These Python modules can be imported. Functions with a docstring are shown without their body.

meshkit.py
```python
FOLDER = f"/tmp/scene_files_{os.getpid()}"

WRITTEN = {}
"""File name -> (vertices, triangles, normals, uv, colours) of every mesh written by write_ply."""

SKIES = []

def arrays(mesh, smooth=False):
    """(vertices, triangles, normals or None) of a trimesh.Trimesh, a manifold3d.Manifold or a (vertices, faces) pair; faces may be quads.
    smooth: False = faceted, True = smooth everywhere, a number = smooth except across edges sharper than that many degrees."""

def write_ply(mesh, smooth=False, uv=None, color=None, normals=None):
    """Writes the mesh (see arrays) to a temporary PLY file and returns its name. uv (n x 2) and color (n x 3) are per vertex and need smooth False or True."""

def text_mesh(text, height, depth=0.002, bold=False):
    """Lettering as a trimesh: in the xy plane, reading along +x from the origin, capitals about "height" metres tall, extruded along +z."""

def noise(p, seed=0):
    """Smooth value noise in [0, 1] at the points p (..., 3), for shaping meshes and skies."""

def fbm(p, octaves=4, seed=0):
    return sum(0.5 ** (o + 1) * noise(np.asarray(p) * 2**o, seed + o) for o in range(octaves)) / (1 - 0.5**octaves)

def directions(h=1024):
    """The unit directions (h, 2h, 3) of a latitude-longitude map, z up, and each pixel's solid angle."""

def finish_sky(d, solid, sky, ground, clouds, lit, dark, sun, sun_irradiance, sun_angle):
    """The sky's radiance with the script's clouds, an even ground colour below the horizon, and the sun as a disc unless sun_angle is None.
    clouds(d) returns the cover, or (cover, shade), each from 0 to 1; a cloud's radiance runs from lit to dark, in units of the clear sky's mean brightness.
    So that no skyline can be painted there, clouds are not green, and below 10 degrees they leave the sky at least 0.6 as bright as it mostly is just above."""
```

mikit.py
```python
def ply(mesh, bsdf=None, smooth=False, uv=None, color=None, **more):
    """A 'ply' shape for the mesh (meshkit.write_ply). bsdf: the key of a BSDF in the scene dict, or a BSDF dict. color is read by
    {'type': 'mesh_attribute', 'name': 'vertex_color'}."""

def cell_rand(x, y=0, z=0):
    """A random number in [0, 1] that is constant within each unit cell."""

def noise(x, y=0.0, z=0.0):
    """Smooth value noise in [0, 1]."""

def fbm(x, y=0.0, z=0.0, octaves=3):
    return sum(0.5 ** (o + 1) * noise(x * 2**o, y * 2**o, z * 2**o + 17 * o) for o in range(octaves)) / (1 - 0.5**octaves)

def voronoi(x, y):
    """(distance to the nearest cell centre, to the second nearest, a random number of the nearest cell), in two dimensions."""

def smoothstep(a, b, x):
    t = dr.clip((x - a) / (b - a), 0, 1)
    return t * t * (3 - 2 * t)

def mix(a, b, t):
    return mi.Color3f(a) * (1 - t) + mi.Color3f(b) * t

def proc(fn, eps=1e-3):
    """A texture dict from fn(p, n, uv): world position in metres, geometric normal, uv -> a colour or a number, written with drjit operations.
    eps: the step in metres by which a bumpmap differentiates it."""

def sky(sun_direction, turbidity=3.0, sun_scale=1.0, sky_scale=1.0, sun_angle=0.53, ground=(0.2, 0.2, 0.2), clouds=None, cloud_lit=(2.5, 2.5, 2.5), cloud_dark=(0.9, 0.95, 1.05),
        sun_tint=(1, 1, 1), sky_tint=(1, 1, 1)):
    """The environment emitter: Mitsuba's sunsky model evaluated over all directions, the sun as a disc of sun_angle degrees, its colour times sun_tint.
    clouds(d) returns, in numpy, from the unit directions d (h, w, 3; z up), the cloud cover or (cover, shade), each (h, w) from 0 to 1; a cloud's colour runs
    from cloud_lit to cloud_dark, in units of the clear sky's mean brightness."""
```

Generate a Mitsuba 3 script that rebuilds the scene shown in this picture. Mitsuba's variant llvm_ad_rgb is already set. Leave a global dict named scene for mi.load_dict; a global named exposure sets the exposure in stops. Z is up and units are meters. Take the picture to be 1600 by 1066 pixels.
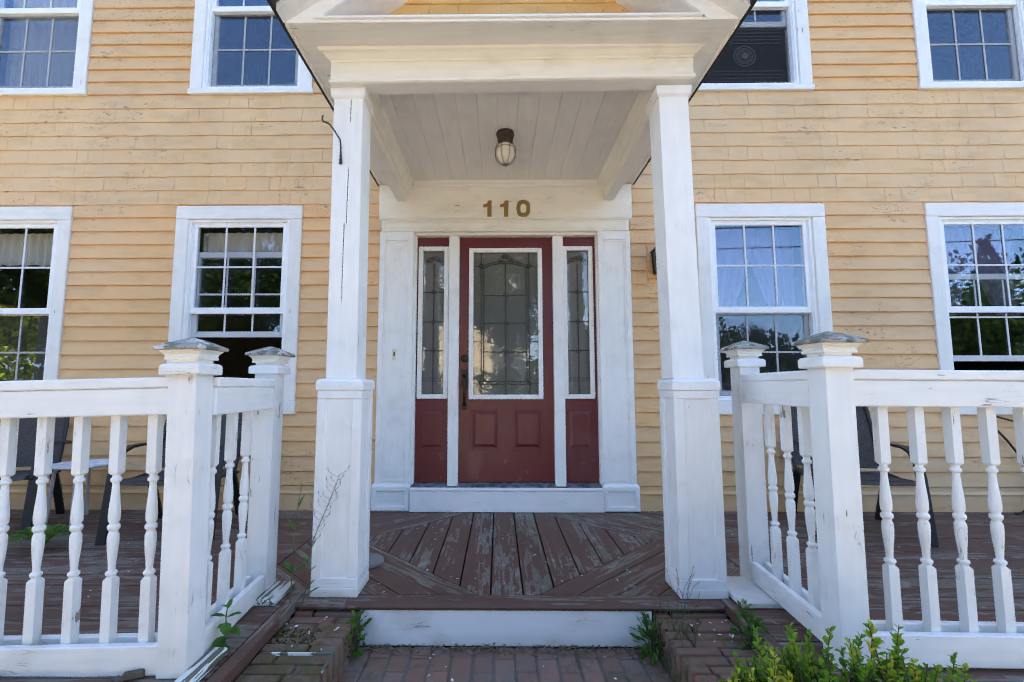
import math, random
import numpy as np
import trimesh
import mitsuba as mi
import drjit as dr
import mikit, meshkit
from mikit import noise, fbm, cell_rand, smoothstep, mix, proc
from shapely.geometry import Polygon, box as sbox
from shapely import affinity

T = mi.ScalarTransform4f
scene, labels = {}, {}

# ------------------------------------------------------------------ camera, sky, exposure
CAM, YAW, PITCH, FPX, CX = np.array([0.0, -4.15, 1.045]), -0.011, 0.0976, 736.0, 770.6
fwd = np.array([math.sin(YAW) * math.cos(PITCH), math.cos(YAW) * math.cos(PITCH), math.sin(PITCH)])
upv = np.cross(np.array([math.cos(YAW), -math.sin(YAW), 0]), fwd)
scene['camera'] = {'type': 'perspective', 'fov': 2 * math.degrees(math.atan(800 / FPX)), 'fov_axis': 'x', 'near_clip': 0.05, 'far_clip': 600.0,
                   'principal_point_offset_x': (800 - CX) / 1600.0,
                   'to_world': T().look_at(origin=CAM.tolist(), target=(CAM + fwd).tolist(), up=upv.tolist())}


def clouds(d):
    q = d / np.maximum(d[..., 2:], 0.08)
    n = meshkit.fbm(np.stack([q[..., 0] * 0.9, q[..., 1] * 0.9, 0 * q[..., 0] + 3.1], -1), 5, seed=4)
    return np.clip((n - 0.60) / 0.13, 0, 1) * np.clip((d[..., 2] - 0.05) / 0.15, 0, 1), np.clip((n - 0.6) / 0.3, 0, 1) * 0.5


scene['sky'] = mikit.sky([-0.35, 0.55, 0.86], turbidity=2.2, clouds=clouds, cloud_lit=(2.2, 2.2, 2.25), sky_tint=(1.11, 0.985, 0.89), sun_tint=(1.05, 1.0, 0.94))
exposure = 4.25


# ------------------------------------------------------------------ helpers: meshes
def M(v, f):
    return trimesh.Trimesh(np.asarray(v, float), np.asarray(f, int), process=False)


def cat(ms):
    ms = [m for m in ms if m is not None]
    off, V, F = 0, [], []
    for m in ms:
        V.append(np.asarray(m.vertices)); F.append(np.asarray(m.faces) + off); off += len(m.vertices)
    return M(np.vstack(V), np.vstack(F))


_t = []
for sx in (-1, 1):
    for sy in (-1, 1):
        for sz in (-1, 1):
            for ax in range(3):
                _t.append((sx, sy, sz, ax))
_S = np.array([t[:3] for t in _t], float)
_A = np.array([[1.0 if k != t[3] else 0.0 for k in range(3)] for t in _t])   # 1 where inset
import scipy.spatial as _sp
_pts = _S * (1 - 0.2 * _A)
_h = _sp.ConvexHull(_pts)
_F = []
for s, e in zip(_h.simplices, _h.equations):
    a, b, c = _pts[s]
    _F.append(s if np.dot(np.cross(b - a, c - a), e[:3]) > 0 else s[::-1])
_F = np.array(_F)


def cbox(x0, x1, y0, y1, z0, z1, c=0.003):
    """A box with chamfered edges."""
    h = np.array([x1 - x0, y1 - y0, z1 - z0]) / 2
    c = min(c, 0.45 * h.min())
    return M(_S * (h - c * _A) + np.array([x0 + x1, y0 + y1, z0 + z1]) / 2, _F)


def xform(m, mat):
    return M(np.asarray(m.vertices) @ np.asarray(mat)[:3, :3].T + np.asarray(mat)[:3, 3], m.faces)


def rotz(m, a, c=(0, 0, 0)):
    ca, sa = math.cos(a), math.sin(a)
    v = np.asarray(m.vertices) - c
    return M(np.stack([ca * v[:, 0] - sa * v[:, 1], sa * v[:, 0] + ca * v[:, 1], v[:, 2]], 1) + c, m.faces)


def move(m, d):
    return M(np.asarray(m.vertices) + np.asarray(d), m.faces)


def loft(rings, cap=True):
    """Joins rings of equally many points (counter-clockwise seen from the last ring)."""
    n = len(rings[0]); V = np.vstack(rings); F = []
    for k in range(len(rings) - 1):
        for i in range(n):
            a, b = k * n + i, k * n + (i + 1) % n
            F += [[a, b, b + n], [a, b + n, a + n]]
    if cap:
        for i in range(1, n - 1):
            F.append([0, i + 1, i]); o = (len(rings) - 1) * n; F.append([o, o + i, o + i + 1])
    return M(V, F)


def sqlathe(cx, cy, prof):
    return loft([np.array([[cx - hx, cy - hy, z], [cx + hx, cy - hy, z], [cx + hx, cy + hy, z], [cx - hx, cy + hy, z]]) for hx, hy, z in prof])


def lathe(cx, cy, prof, seg=14):
    a = np.arange(seg) * 2 * np.pi / seg
    return loft([np.stack([cx + r * np.cos(a), cy + r * np.sin(a), 0 * a + z], 1) for r, z in prof])


def xprism(prof, x0, x1, cuts=1):
    """The outline prof [(y, z)] swept along x."""
    p = np.array(prof, float)
    area = 0.5 * np.sum(p[:, 0] * np.roll(p[:, 1], -1) - np.roll(p[:, 0], -1) * p[:, 1])
    if area < 0: p = p[::-1]
    rings = [np.column_stack([np.full(len(p), x), p]) for x in np.linspace(x0, x1, cuts + 1)]
    return loft(rings)


def _yp(p, y0, y1):
    m = trimesh.creation.extrude_polygon(Polygon(p), abs(y1 - y0), engine='earcut')
    v = np.asarray(m.vertices)
    return M(np.column_stack([v[:, 0], y1 - v[:, 2], v[:, 1]]), m.faces)


def zprism(poly, z0, z1, c=0.0):
    out = []
    for g in getattr(poly, 'geoms', [poly]):
        if g.is_empty or g.area < 1e-5: continue
        m = trimesh.creation.extrude_polygon(g, z1 - z0, engine='earcut')
        out.append(move(M(m.vertices, m.faces), (0, 0, z0)))
    return cat(out) if out else None


def tube(pts, r, seg=6):
    p = np.asarray(pts, float); n = len(p)
    r = np.broadcast_to(r, (n,))
    t = np.gradient(p, axis=0); t /= np.linalg.norm(t, axis=1, keepdims=True) + 1e-12
    ref = np.array([0, 0, 1.0]) if abs(t[0, 2]) < 0.9 else np.array([1.0, 0, 0])
    rings, a = [], np.cross(t[0], ref)
    a /= np.linalg.norm(a); ang = np.arange(seg) * 2 * np.pi / seg
    for k in range(n):
        a = a - t[k] * np.dot(a, t[k]); a /= np.linalg.norm(a) + 1e-12
        b = np.cross(t[k], a)
        rings.append(p[k] + r[k] * (np.cos(ang)[:, None] * a + np.sin(ang)[:, None] * b))
    return loft(rings)


def flatbar(pts, w, th, side):
    """A flat bar swept along pts; side = its wide direction."""
    p = np.asarray(pts, float); t = np.gradient(p, axis=0); t /= np.linalg.norm(t, axis=1, keepdims=True)
    s = np.asarray(side, float); rings = []
    for k in range(len(p)):
        u = s - t[k] * np.dot(s, t[k]); u /= np.linalg.norm(u); n = np.cross(t[k], u)
        rings.append(np.array([p[k] - u * w - n * th, p[k] + u * w - n * th, p[k] + u * w + n * th, p[k] - u * w + n * th]))
    return loft(rings)


def frame(x0, x1, z0, z1, w, y0, y1, c=0.002, wb=None, wt=None):
    wb = w if wb is None else wb; wt = w if wt is None else wt
    return cat([cbox(x0, x0 + w, y0, y1, z0, z1, c), cbox(x1 - w, x1, y0, y1, z0, z1, c),
                cbox(x0 + w, x1 - w, y0 + 0.0006, y1 - 0.0006, z0, z0 + wb, c), cbox(x0 + w, x1 - w, y0 + 0.0006, y1 - 0.0006, z1 - wt, z1, c)])


def leaves(base, d, nrm, L, W, fold=0.15):
    base, d, nrm = (np.asarray(a, float) for a in (base, d, nrm))
    n = len(base)
    d = d / np.linalg.norm(d, axis=1, keepdims=True)
    s = np.cross(d, nrm); s /= np.linalg.norm(s, axis=1, keepdims=True) + 1e-9
    u = np.cross(s, d)
    L = np.broadcast_to(L, (n,))[:, None]; W = np.broadcast_to(W, (n,))[:, None]
    pts = [base, base + d * L * 0.35 - s * W * 0.46 + u * W * fold, base + d * L * 0.72 - s * W * 0.42 + u * W * fold, base + d * L - u * W * 0.15,
           base + d * L * 0.72 + s * W * 0.42 + u * W * fold, base + d * L * 0.35 + s * W * 0.46 + u * W * fold, base + d * L * 0.5 - u * W * 0.05]
    V = np.stack(pts, 1).reshape(-1, 3)
    f = np.array([[0, 6, 1], [1, 6, 2], [2, 6, 3], [3, 6, 4], [4, 6, 5], [5, 6, 0]])[:, ::-1]
    F = (np.arange(n)[:, None, None] * 7 + f[None]).reshape(-1, 3)
    return M(V, F)


# ------------------------------------------------------------------ helpers: scene entries
KIND = {}          # material name -> (key of its BSDF, row in that BSDF's table); the row travels to the texture in uv.x


def mk(mesh, mat, smooth=False, **more):
    if mat not in KIND:
        return mikit.ply(mesh, mat, smooth=smooth, **more)
    bsdf, row = KIND[mat]
    if smooth is not False and smooth is not True:
        mesh, smooth = trimesh.graph.smooth_shade(mesh, angle=np.radians(smooth), facet_minarea=None), True
    return mikit.ply(mesh, bsdf, smooth=smooth, uv=np.full((len(mesh.vertices), 2), [row, 0.5]), **more)


def add(key, mesh, mat, smooth=False, **more):
    """One entry; a key that is taken gets the next number. Returns the key."""
    k, n = key, 0
    while k in scene or k in labels:
        n += 1; k = f'{key}_{n:03d}'
    scene[k] = mk(mesh, mat, smooth, **more) if not isinstance(mesh, dict) else {**mesh, **more}
    return k


def thing(key, label, cat_, group=None, kind=None):
    k, n = key, 0
    while k in labels or any(s == k or s.startswith(k + '__') for s in scene):
        n += 1; k = f'{key}_{n:03d}'
    labels[k] = {'label': label, 'category': cat_}
    if group: labels[k]['group'] = group
    if kind: labels[k]['kind'] = kind
    return k


def sub(parent, name):
    """A part that is itself made of parts."""
    k, n = f'{parent}__{name}', 0
    while k in _used:
        n += 1; k = f'{parent}__{name}_{n:03d}'
    _used.add(k)
    return k


_used = set()


def tag(k, label=None, cat_=None, group=None, kind=None):
    d = labels.setdefault(k, {})
    for a, b in (('label', label), ('category', cat_), ('group', group), ('kind', kind)):
        if b: d[a] = b
    return k


# ------------------------------------------------------------------ materials
# Materials of one sort share one BSDF; what tells them apart (colours, wear, grain direction) stands in a table row.
ROWS, TABLE = {}, {}


def row(bsdf, name, **vals):
    r = ROWS.setdefault(bsdf, [])
    KIND[name] = (bsdf, len(r)); r.append(vals)
    return name


def close(bsdf):
    for key in ROWS[bsdf][0]:
        col = [r[key] for r in ROWS[bsdf]]
        if np.ndim(col[0]):
            TABLE[bsdf, key] = [mi.Float([float(c[k]) for c in col]) for k in range(3)]
        else:
            TABLE[bsdf, key] = mi.Float([float(c) for c in col])


def get(bsdf, key, uv):
    i = mi.UInt32(uv.x + 0.5)
    t = TABLE[bsdf, key]
    if isinstance(t, list):
        return mi.Color3f(*[dr.gather(mi.Float, q, i) for q in t])
    return dr.gather(mi.Float, t, i)


def lum(c, k):
    return mi.Color3f(c) * k


def material(name, colour, rough=0.55, spec=0.35, bump=None, eps=1e-3, **more):
    b = {'type': 'principled', 'base_color': proc(colour) if callable(colour) else {'type': 'rgb', 'value': list(colour)},
         'roughness': float(rough), 'specular': float(spec), **more}
    if bump:
        b = {'type': 'bumpmap', 'tex': proc(bump, eps), 'scale': 1.0, 'bsdf': b}
    scene[name] = {'type': 'twosided', 'bsdf': b}
    return name


# ---- old paint on wood: flakes, hairline cracks, grime, raised grain
def painted(name, base, axis, wear=0.2, grain=0.0005, under=(0.30, 0.27, 0.23), dirt=0.25, dirtcol=(0.36, 0.33, 0.27), low=(-9.0, -8.0, 0.0), crack=0.0):
    st = {'x': (1.2, 14, 14), 'y': (14, 1.2, 14), 'z': (14, 14, 1.2)}[axis]
    return row('paint', name, base=base, under=under, dirtcol=dirtcol, stretch=st, wear=wear, dirt=dirt, grain=grain, low0=low[0], low1=low[1], lowk=low[2], crack=crack)


def paint_colour(p, n, uv):
    g_ = lambda k: get('paint', k, uv)
    st, wear, base, under = g_('stretch'), g_('wear'), g_('base'), g_('under')
    ax, ay, az = p.x * st.x, p.y * st.y, p.z * st.z
    g = fbm(ax * 4, ay * 4, az * 4, 2)
    big = fbm(p.x * 2.3 + 5, p.y * 2.3, p.z * 2.3, 2)
    med = fbm(p.x * 11, p.y * 11, p.z * 11 + 3)
    c = mix(base, lum(base, 0.86), g * 0.6 + med * 0.4)
    dm = smoothstep(0.50, 0.78, big * 0.55 + med * 0.45) * g_('dirt')
    dm = dm + smoothstep(g_('low1'), g_('low0'), p.z) * (0.25 + 0.75 * med) * g_('lowk')
    c = mix(c, g_('dirtcol'), dr.clip(dm, 0, 0.9))
    q = fbm(ax * 2.6 + 9, ay * 2.6, az * 2.6)
    cr = 1 - smoothstep(0.0, 0.013, dr.abs(q - 0.5))
    c = mix(c, lum(under, 0.40), cr * smoothstep(0.54, 0.66, big * 0.4 + med * 0.6) * dr.minimum(1.0, wear * 2.0))
    fl = smoothstep(0.765 - 0.16 * wear, 0.775 - 0.16 * wear, fbm(ax * 4.4 + 31, ay * 4.4, az * 4.4, 4) * 0.70 + med * 0.30)
    c = mix(c, mix(under, lum(under, 0.6), g), fl)
    xw = -0.818 + 0.012 * (noise(p.z * 2.1, 3.0) - 0.5) + 0.010 * (q - 0.5)
    on = smoothstep(1.48, 1.52, p.z) * smoothstep(2.66, 2.62, p.z) * smoothstep(0.30, 0.40, noise(p.z * 7.0, 9.0)) * smoothstep(-1.60, -1.67, p.y)
    d = dr.abs(p.x - xw - dr.select(p.z < 1.93, mi.Float(-0.012), mi.Float(0.0)))
    return mix(c, (0.05, 0.05, 0.055), (1 - smoothstep(0.0012, 0.0030, d)) * on * g_('crack'))


def paint_height(p, n, uv):
    st = get('paint', 'stretch', uv)
    return get('paint', 'grain', uv) * (fbm(p.x * st.x * 9, p.y * st.y * 9, p.z * st.z * 9, 2) + 0.6 * noise(p.x * 60, p.y * 60, p.z * 60)) + 0.0016 * noise(p.x * 9, p.y * 9, p.z * 9)


material('paint', paint_colour, 0.5, 0.35, paint_height, 1.2e-3)
WHITE = (0.80, 0.795, 0.785)
painted('white_trim', WHITE, 'z', wear=0.05, grain=0.0003, dirt=0.10)
painted('white_trim_flat', WHITE, 'x', wear=0.10, grain=0.0003, dirt=0.12)
painted('white_rail', (0.79, 0.785, 0.77), 'x', wear=0.42, grain=0.0011, dirt=0.22, low=(0.0, 0.16, 0.32))
painted('white_side_rail', (0.79, 0.785, 0.77), 'y', wear=0.24, grain=0.0007, dirt=0.22, low=(0.0, 0.2, 0.40))
painted('white_post', (0.79, 0.785, 0.77), 'z', wear=0.32, grain=0.0012, dirt=0.20, low=(-0.02, 0.26, 0.40))
painted('white_column', (0.80, 0.795, 0.785), 'z', wear=0.10, grain=0.0005, dirt=0.08)
painted('cracked_column', (0.80, 0.795, 0.785), 'z', wear=0.10, grain=0.0005, dirt=0.08, crack=1.0)
painted('white_foot', (0.79, 0.79, 0.79), 'x', wear=0.3, grain=0.0006, dirt=0.18, low=(-0.01, 0.06, 0.85))
painted('cream_trim', (0.80, 0.775, 0.71), 'x', wear=0.13, grain=0.0004, dirt=0.18)
painted('cream_side', (0.77, 0.74, 0.675), 'y', wear=0.15, grain=0.0004, dirt=0.30)
painted('cream_door', (0.82, 0.81, 0.785), 'z', wear=0.08, grain=0.0003, dirt=0.14, low=(0.0, 0.4, 0.15))
painted('soffit_paint', (0.74, 0.72, 0.69), 'x', wear=0.10, grain=0.0003, dirt=0.16)
painted('ceiling_paint', (0.75, 0.725, 0.69), 'y', wear=0.06, grain=0.0003, dirt=0.22)
painted('riser_paint', (0.74, 0.75, 0.76), 'x', wear=0.34, grain=0.0011, dirt=0.28, low=(-0.2, -0.12, 0.5))
painted('peeling_plinth', (0.70, 0.71, 0.68), 'y', wear=1.5, grain=0.0016, dirt=0.55, under=(0.15, 0.15, 0.11))
close('paint')
material('vinyl', (0.80, 0.81, 0.83), 0.35, 0.4)
material('vinyl_bar', (0.62, 0.63, 0.66), 0.4, 0.3)
material('vinyl_grey', (0.50, 0.52, 0.56), 0.4, 0.4)


# ---- painted siding
def siding_colour(p, n, uv):
    g_ = lambda k: get('siding', k, uv)
    base = g_('base')
    rw = dr.floor((p.z - g_('z0')) / g_('h'))
    rb = cell_rand(rw, dr.floor(p.x / g_('run') + cell_rand(rw, 7.0) * 9), 5.0)
    big = fbm(p.x * 0.8, p.z * 0.8, 2.0, 2)
    med = fbm(p.x * 5, p.z * 16, 1.0, 2)
    zn = fbm(p.x * 2.2 + 11, p.z * 2.6, 7.0, 2)
    c = mix(base, g_('alt'), dr.clip(0.05 + 0.75 * rb + 1.0 * (big - 0.45), 0, 1))
    c = mix(c, lum(base, 0.78), smoothstep(0.5, 0.8, med) * 0.35)
    q = fbm(p.x * 6 + rw * 3.7, p.z * 17, 4.0, 3)
    cr = 1 - smoothstep(0.0, 0.011, dr.abs(q - 0.5))
    zone = smoothstep(0.55, 0.67, zn)
    c = mix(c, (0.20, 0.13, 0.07), cr * zone * 0.65)
    fl = smoothstep(0.765, 0.777, fbm(p.x * 17 + rw * 1.3, p.z * 44, 9.0, 4) * 0.72 + zn * 0.28)
    c = mix(c, (0.27, 0.20, 0.14), fl * 0.9)
    v = 1 - smoothstep(0.0, 0.014, dr.abs(fbm(p.x * 30 + rw * 5.1, p.z * 3.5, 6.0, 2) - 0.5))
    c = mix(c, (0.25, 0.16, 0.09), v * zone * 0.2)
    return mix(c, lum(c, 0.76), smoothstep(0.45, 0.8, noise(p.x * 2.5, p.z * 0.6, 8.0)) * 0.22)


def siding_height(p, n, uv):
    rw = dr.floor((p.z - get('siding', 'z0', uv)) / get('siding', 'h', uv))
    q = fbm(p.x * 6 + rw * 3.7, p.z * 17, 4.0, 3)
    cr = 1 - smoothstep(0.0, 0.015, dr.abs(q - 0.5))
    return 0.0008 * noise(p.x * 12 + rw, p.z * 110, 1.0) + 0.0032 * (q - 0.5) - 0.0007 * cr + 0.0018 * noise(p.x * 3 + rw * 2.1, p.z * 12, 4.0)


material('siding', siding_colour, 0.6, 0.3, siding_height, 1.5e-3)
COURSE = 0.12525
row('siding', 'clapboard_paint', base=(0.70, 0.43, 0.205), alt=(0.655, 0.45, 0.262), h=COURSE, z0=0.204, run=2.6)
row('siding', 'shingle_paint', base=(0.675, 0.45, 0.235), alt=(0.665, 0.465, 0.275), h=0.1326, z0=2.709, run=0.16)
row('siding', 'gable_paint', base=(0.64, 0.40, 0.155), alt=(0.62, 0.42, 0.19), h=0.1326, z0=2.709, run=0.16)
close('siding')


# ---- worn red brown deck paint over grey wood; (ux, uy) is the boards' direction
def deck_colour(p, n, uv):
    ux, uy = get('deckwood', 'ux', uv), get('deckwood', 'uy', uv)
    a, b = p.x * ux + p.y * uy, p.x * uy - p.y * ux
    rw = dr.floor(b / 0.141)
    rb = cell_rand(rw, dr.floor(a / 1.7 + rw * 0.37), 3.0)
    g = fbm(a * 5 + rw * 9, b * 70, 1.0, 3)
    fine = fbm(a * 22, b * 190, 2.0, 2)
    big = fbm(a * 1.3 + 3, b * 3.3 + rw * 5, 6.0, 2)
    med = fbm(a * 9, b * 26, 3.0, 4)
    w = smoothstep(0.515, 0.575, 0.42 * g + 0.33 * big + 0.25 * med + (rb - 0.5) * 0.15)
    grey = mix((0.228, 0.190, 0.162), (0.090, 0.070, 0.056), fine * 0.75 + 0.2 * g)
    grey = mix(grey, (0.115, 0.10, 0.075), smoothstep(0.5, 0.75, noise(a * 2, b * 5, 8.0)) * 0.6)
    red = mix((0.122, 0.064, 0.048), (0.086, 0.050, 0.039), med + (rb - 0.5) * 0.5)
    c = mix(red, grey, w)
    c = mix(c, (0.03, 0.024, 0.02), (1 - smoothstep(0.0, 0.018, dr.abs(g - 0.47))) * 0.5 * w)
    pale = smoothstep(0.70, 0.74, fbm(a * 16, b * 30, 12.0)) * smoothstep(0.45, 0.6, big)
    return mix(c, (0.36, 0.33, 0.30), pale * 0.3)


def deck_height(p, n, uv):
    ux, uy = get('deckwood', 'ux', uv), get('deckwood', 'uy', uv)
    a, b = p.x * ux + p.y * uy, p.x * uy - p.y * ux
    return 0.0016 * fbm(a * 5 + dr.floor(b / 0.141) * 9, b * 70, 1.0, 3) + 0.0005 * noise(a * 40, b * 300, 2.0)


material('deckwood', deck_colour, 0.62, 0.3, deck_height, 1.2e-3)
row('deckwood', 'deck_wood_x', ux=1.0, uy=0.0)
row('deckwood', 'deck_wood_y', ux=0.0, uy=1.0)
row('deckwood', 'deck_wood_p', ux=0.7071, uy=0.7071)
row('deckwood', 'deck_wood_n', ux=0.7071, uy=-0.7071)
close('deckwood')


# ---- brick, mortar, slate, soil
def brick_colour(p, n, uv):
    g_ = lambda k: get('masonry', k, uv)
    q = fbm(p.x * 30, p.y * 30, p.z * 30, 3)
    rb = cell_rand(dr.floor(p.x / 0.11), dr.floor(p.y / 0.068), 2.0)
    c = mix(g_('a'), g_('b'), dr.clip(rb * 0.7 + q * 0.5, 0, 1))
    s = fbm(p.x * 7, p.y * 7, p.z * 7 + 4, 2)
    c = mix(c, (0.16, 0.145, 0.13), smoothstep(0.45, 0.7, s) * g_('grey'))
    m = smoothstep(0.50, 0.64, fbm(p.x * 5 + 3, p.y * 5, p.z * 5) * 0.6 + q * 0.4)
    return mix(c, g_('moss'), m * g_('amount'))


def brick_height(p, n, uv):
    return get('masonry', 'relief', uv) * (fbm(p.x * 38, p.y * 38, p.z * 38, 3) + 0.4 * noise(p.x * 190, p.y * 190, p.z * 190))


material('masonry', brick_colour, 0.85, 0.2, brick_height, 1.5e-3)
for nm, a, b, moss, am, gr_, rl in (('cheek_brick', (0.200, 0.105, 0.070), (0.145, 0.098, 0.070), (0.085, 0.070, 0.028), 0.75, 0.40, 0.004),
                                    ('cheek_brick_red', (0.25, 0.112, 0.074), (0.19, 0.098, 0.070), (0.08, 0.07, 0.04), 0.5, 0.5, 0.004),
                                    ('path_brick', (0.215, 0.120, 0.088), (0.180, 0.115, 0.090), (0.100, 0.088, 0.055), 0.55, 0.5, 0.004),
                                    ('path_brick_pale', (0.25, 0.14, 0.105), (0.20, 0.135, 0.11), (0.10, 0.09, 0.06), 0.55, 0.7, 0.004),
                                    ('mortar', (0.14, 0.125, 0.105), (0.11, 0.10, 0.085), (0.075, 0.075, 0.045), 0.8, 0.4, 0.005),
                                    ('slate', (0.13, 0.125, 0.12), (0.22, 0.215, 0.205), (0.10, 0.10, 0.09), 0.3, 0.2, 0.003),
                                    ('soil', (0.055, 0.042, 0.03), (0.09, 0.07, 0.05), (0.05, 0.05, 0.03), 0.4, 0.0, 0.010)):
    row('masonry', nm, a=a, b=b, moss=moss, amount=am, grey=gr_, relief=rl)
close('masonry')


# ---- plain mottled surfaces: two colours mixed by noise of a given size
def mottle(p, n, uv):
    f = get('mottled', 'freq', uv)
    return mix(get('mottled', 'a', uv), get('mottled', 'b', uv), smoothstep(0.3, 0.7, fbm(p.x * f, p.y * f, p.z * f, 3)))


material('mottled', mottle, 0.7, 0.25)
for nm, a, b, f in (('lamp_dark', (0.035, 0.030, 0.026), (0.07, 0.05, 0.035), 60), ('dark_sill', (0.06, 0.06, 0.07), (0.16, 0.16, 0.18), 20), ('roofing', (0.06, 0.06, 0.06), (0.11, 0.105, 0.10), 40),
                    ('chair_sling', (0.085, 0.074, 0.070), (0.042, 0.037, 0.036), 150), ('table_white', (0.66, 0.66, 0.68), (0.46, 0.46, 0.48), 30), ('bark', (0.10, 0.08, 0.06), (0.05, 0.04, 0.03), 14),
                    ('lawn', (0.075, 0.11, 0.03), (0.12, 0.13, 0.05), 3), ('asphalt', (0.05, 0.05, 0.052), (0.075, 0.074, 0.072), 6), ('concrete', (0.34, 0.33, 0.31), (0.26, 0.25, 0.235), 5),
                    ('litter', (0.10, 0.06, 0.035), (0.20, 0.15, 0.10), 60)):
    row('mottled', nm, a=a, b=b, freq=f)
close('mottled')


def doorpaint(p, n, uv):
    m = fbm(p.x * 5 + 2, p.z * 2.6, 4.0, 3)
    c = mix((0.130, 0.017, 0.021), (0.102, 0.014, 0.018), m)
    c = mix(c, (0.17, 0.055, 0.055), smoothstep(0.48, 0.72, m) * smoothstep(0.95, 0.5, p.z) * 0.55)
    scr = smoothstep(0.77, 0.80, fbm(p.x * 16, p.z * 26, 2.0, 3)) * smoothstep(0.7, 0.35, p.z)
    return mix(c, (0.22, 0.10, 0.09), scr * 0.35)


material('door_red', doorpaint, 0.34, 0.45, lambda p, n, uv: 0.0005 * noise(p.x * 120, p.y * 90, p.z * 12) + 0.0007 * noise(p.x * 12, p.y * 8, p.z * 12))


def capcol(p, n, uv):
    a = fbm(p.x * 26, p.y * 26, p.z * 40, 4)
    b = fbm(p.x * 24 + 4, p.y * 24, p.z * 40, 2)
    c = mix((0.145, 0.15, 0.13), (0.31, 0.31, 0.28), smoothstep(0.42, 0.6, a))
    c = mix(c, (0.42, 0.29, 0.25), smoothstep(0.58, 0.64, b) * 0.6)
    c = mix(c, (0.50, 0.49, 0.47), smoothstep(0.62, 0.66, fbm(p.x * 18 + 9, p.y * 18, p.z * 30)))
    return mix(c, (0.05, 0.05, 0.045), (1 - smoothstep(0.0, 0.025, dr.abs(fbm(p.x * 20 + 2, p.y * 20, p.z * 20, 2) - 0.5))) * 0.85)


material('peeling_cap', capcol, 0.7, 0.25, lambda p, n, uv: 0.003 * fbm(p.x * 30, p.y * 30, p.z * 30, 2))

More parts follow.
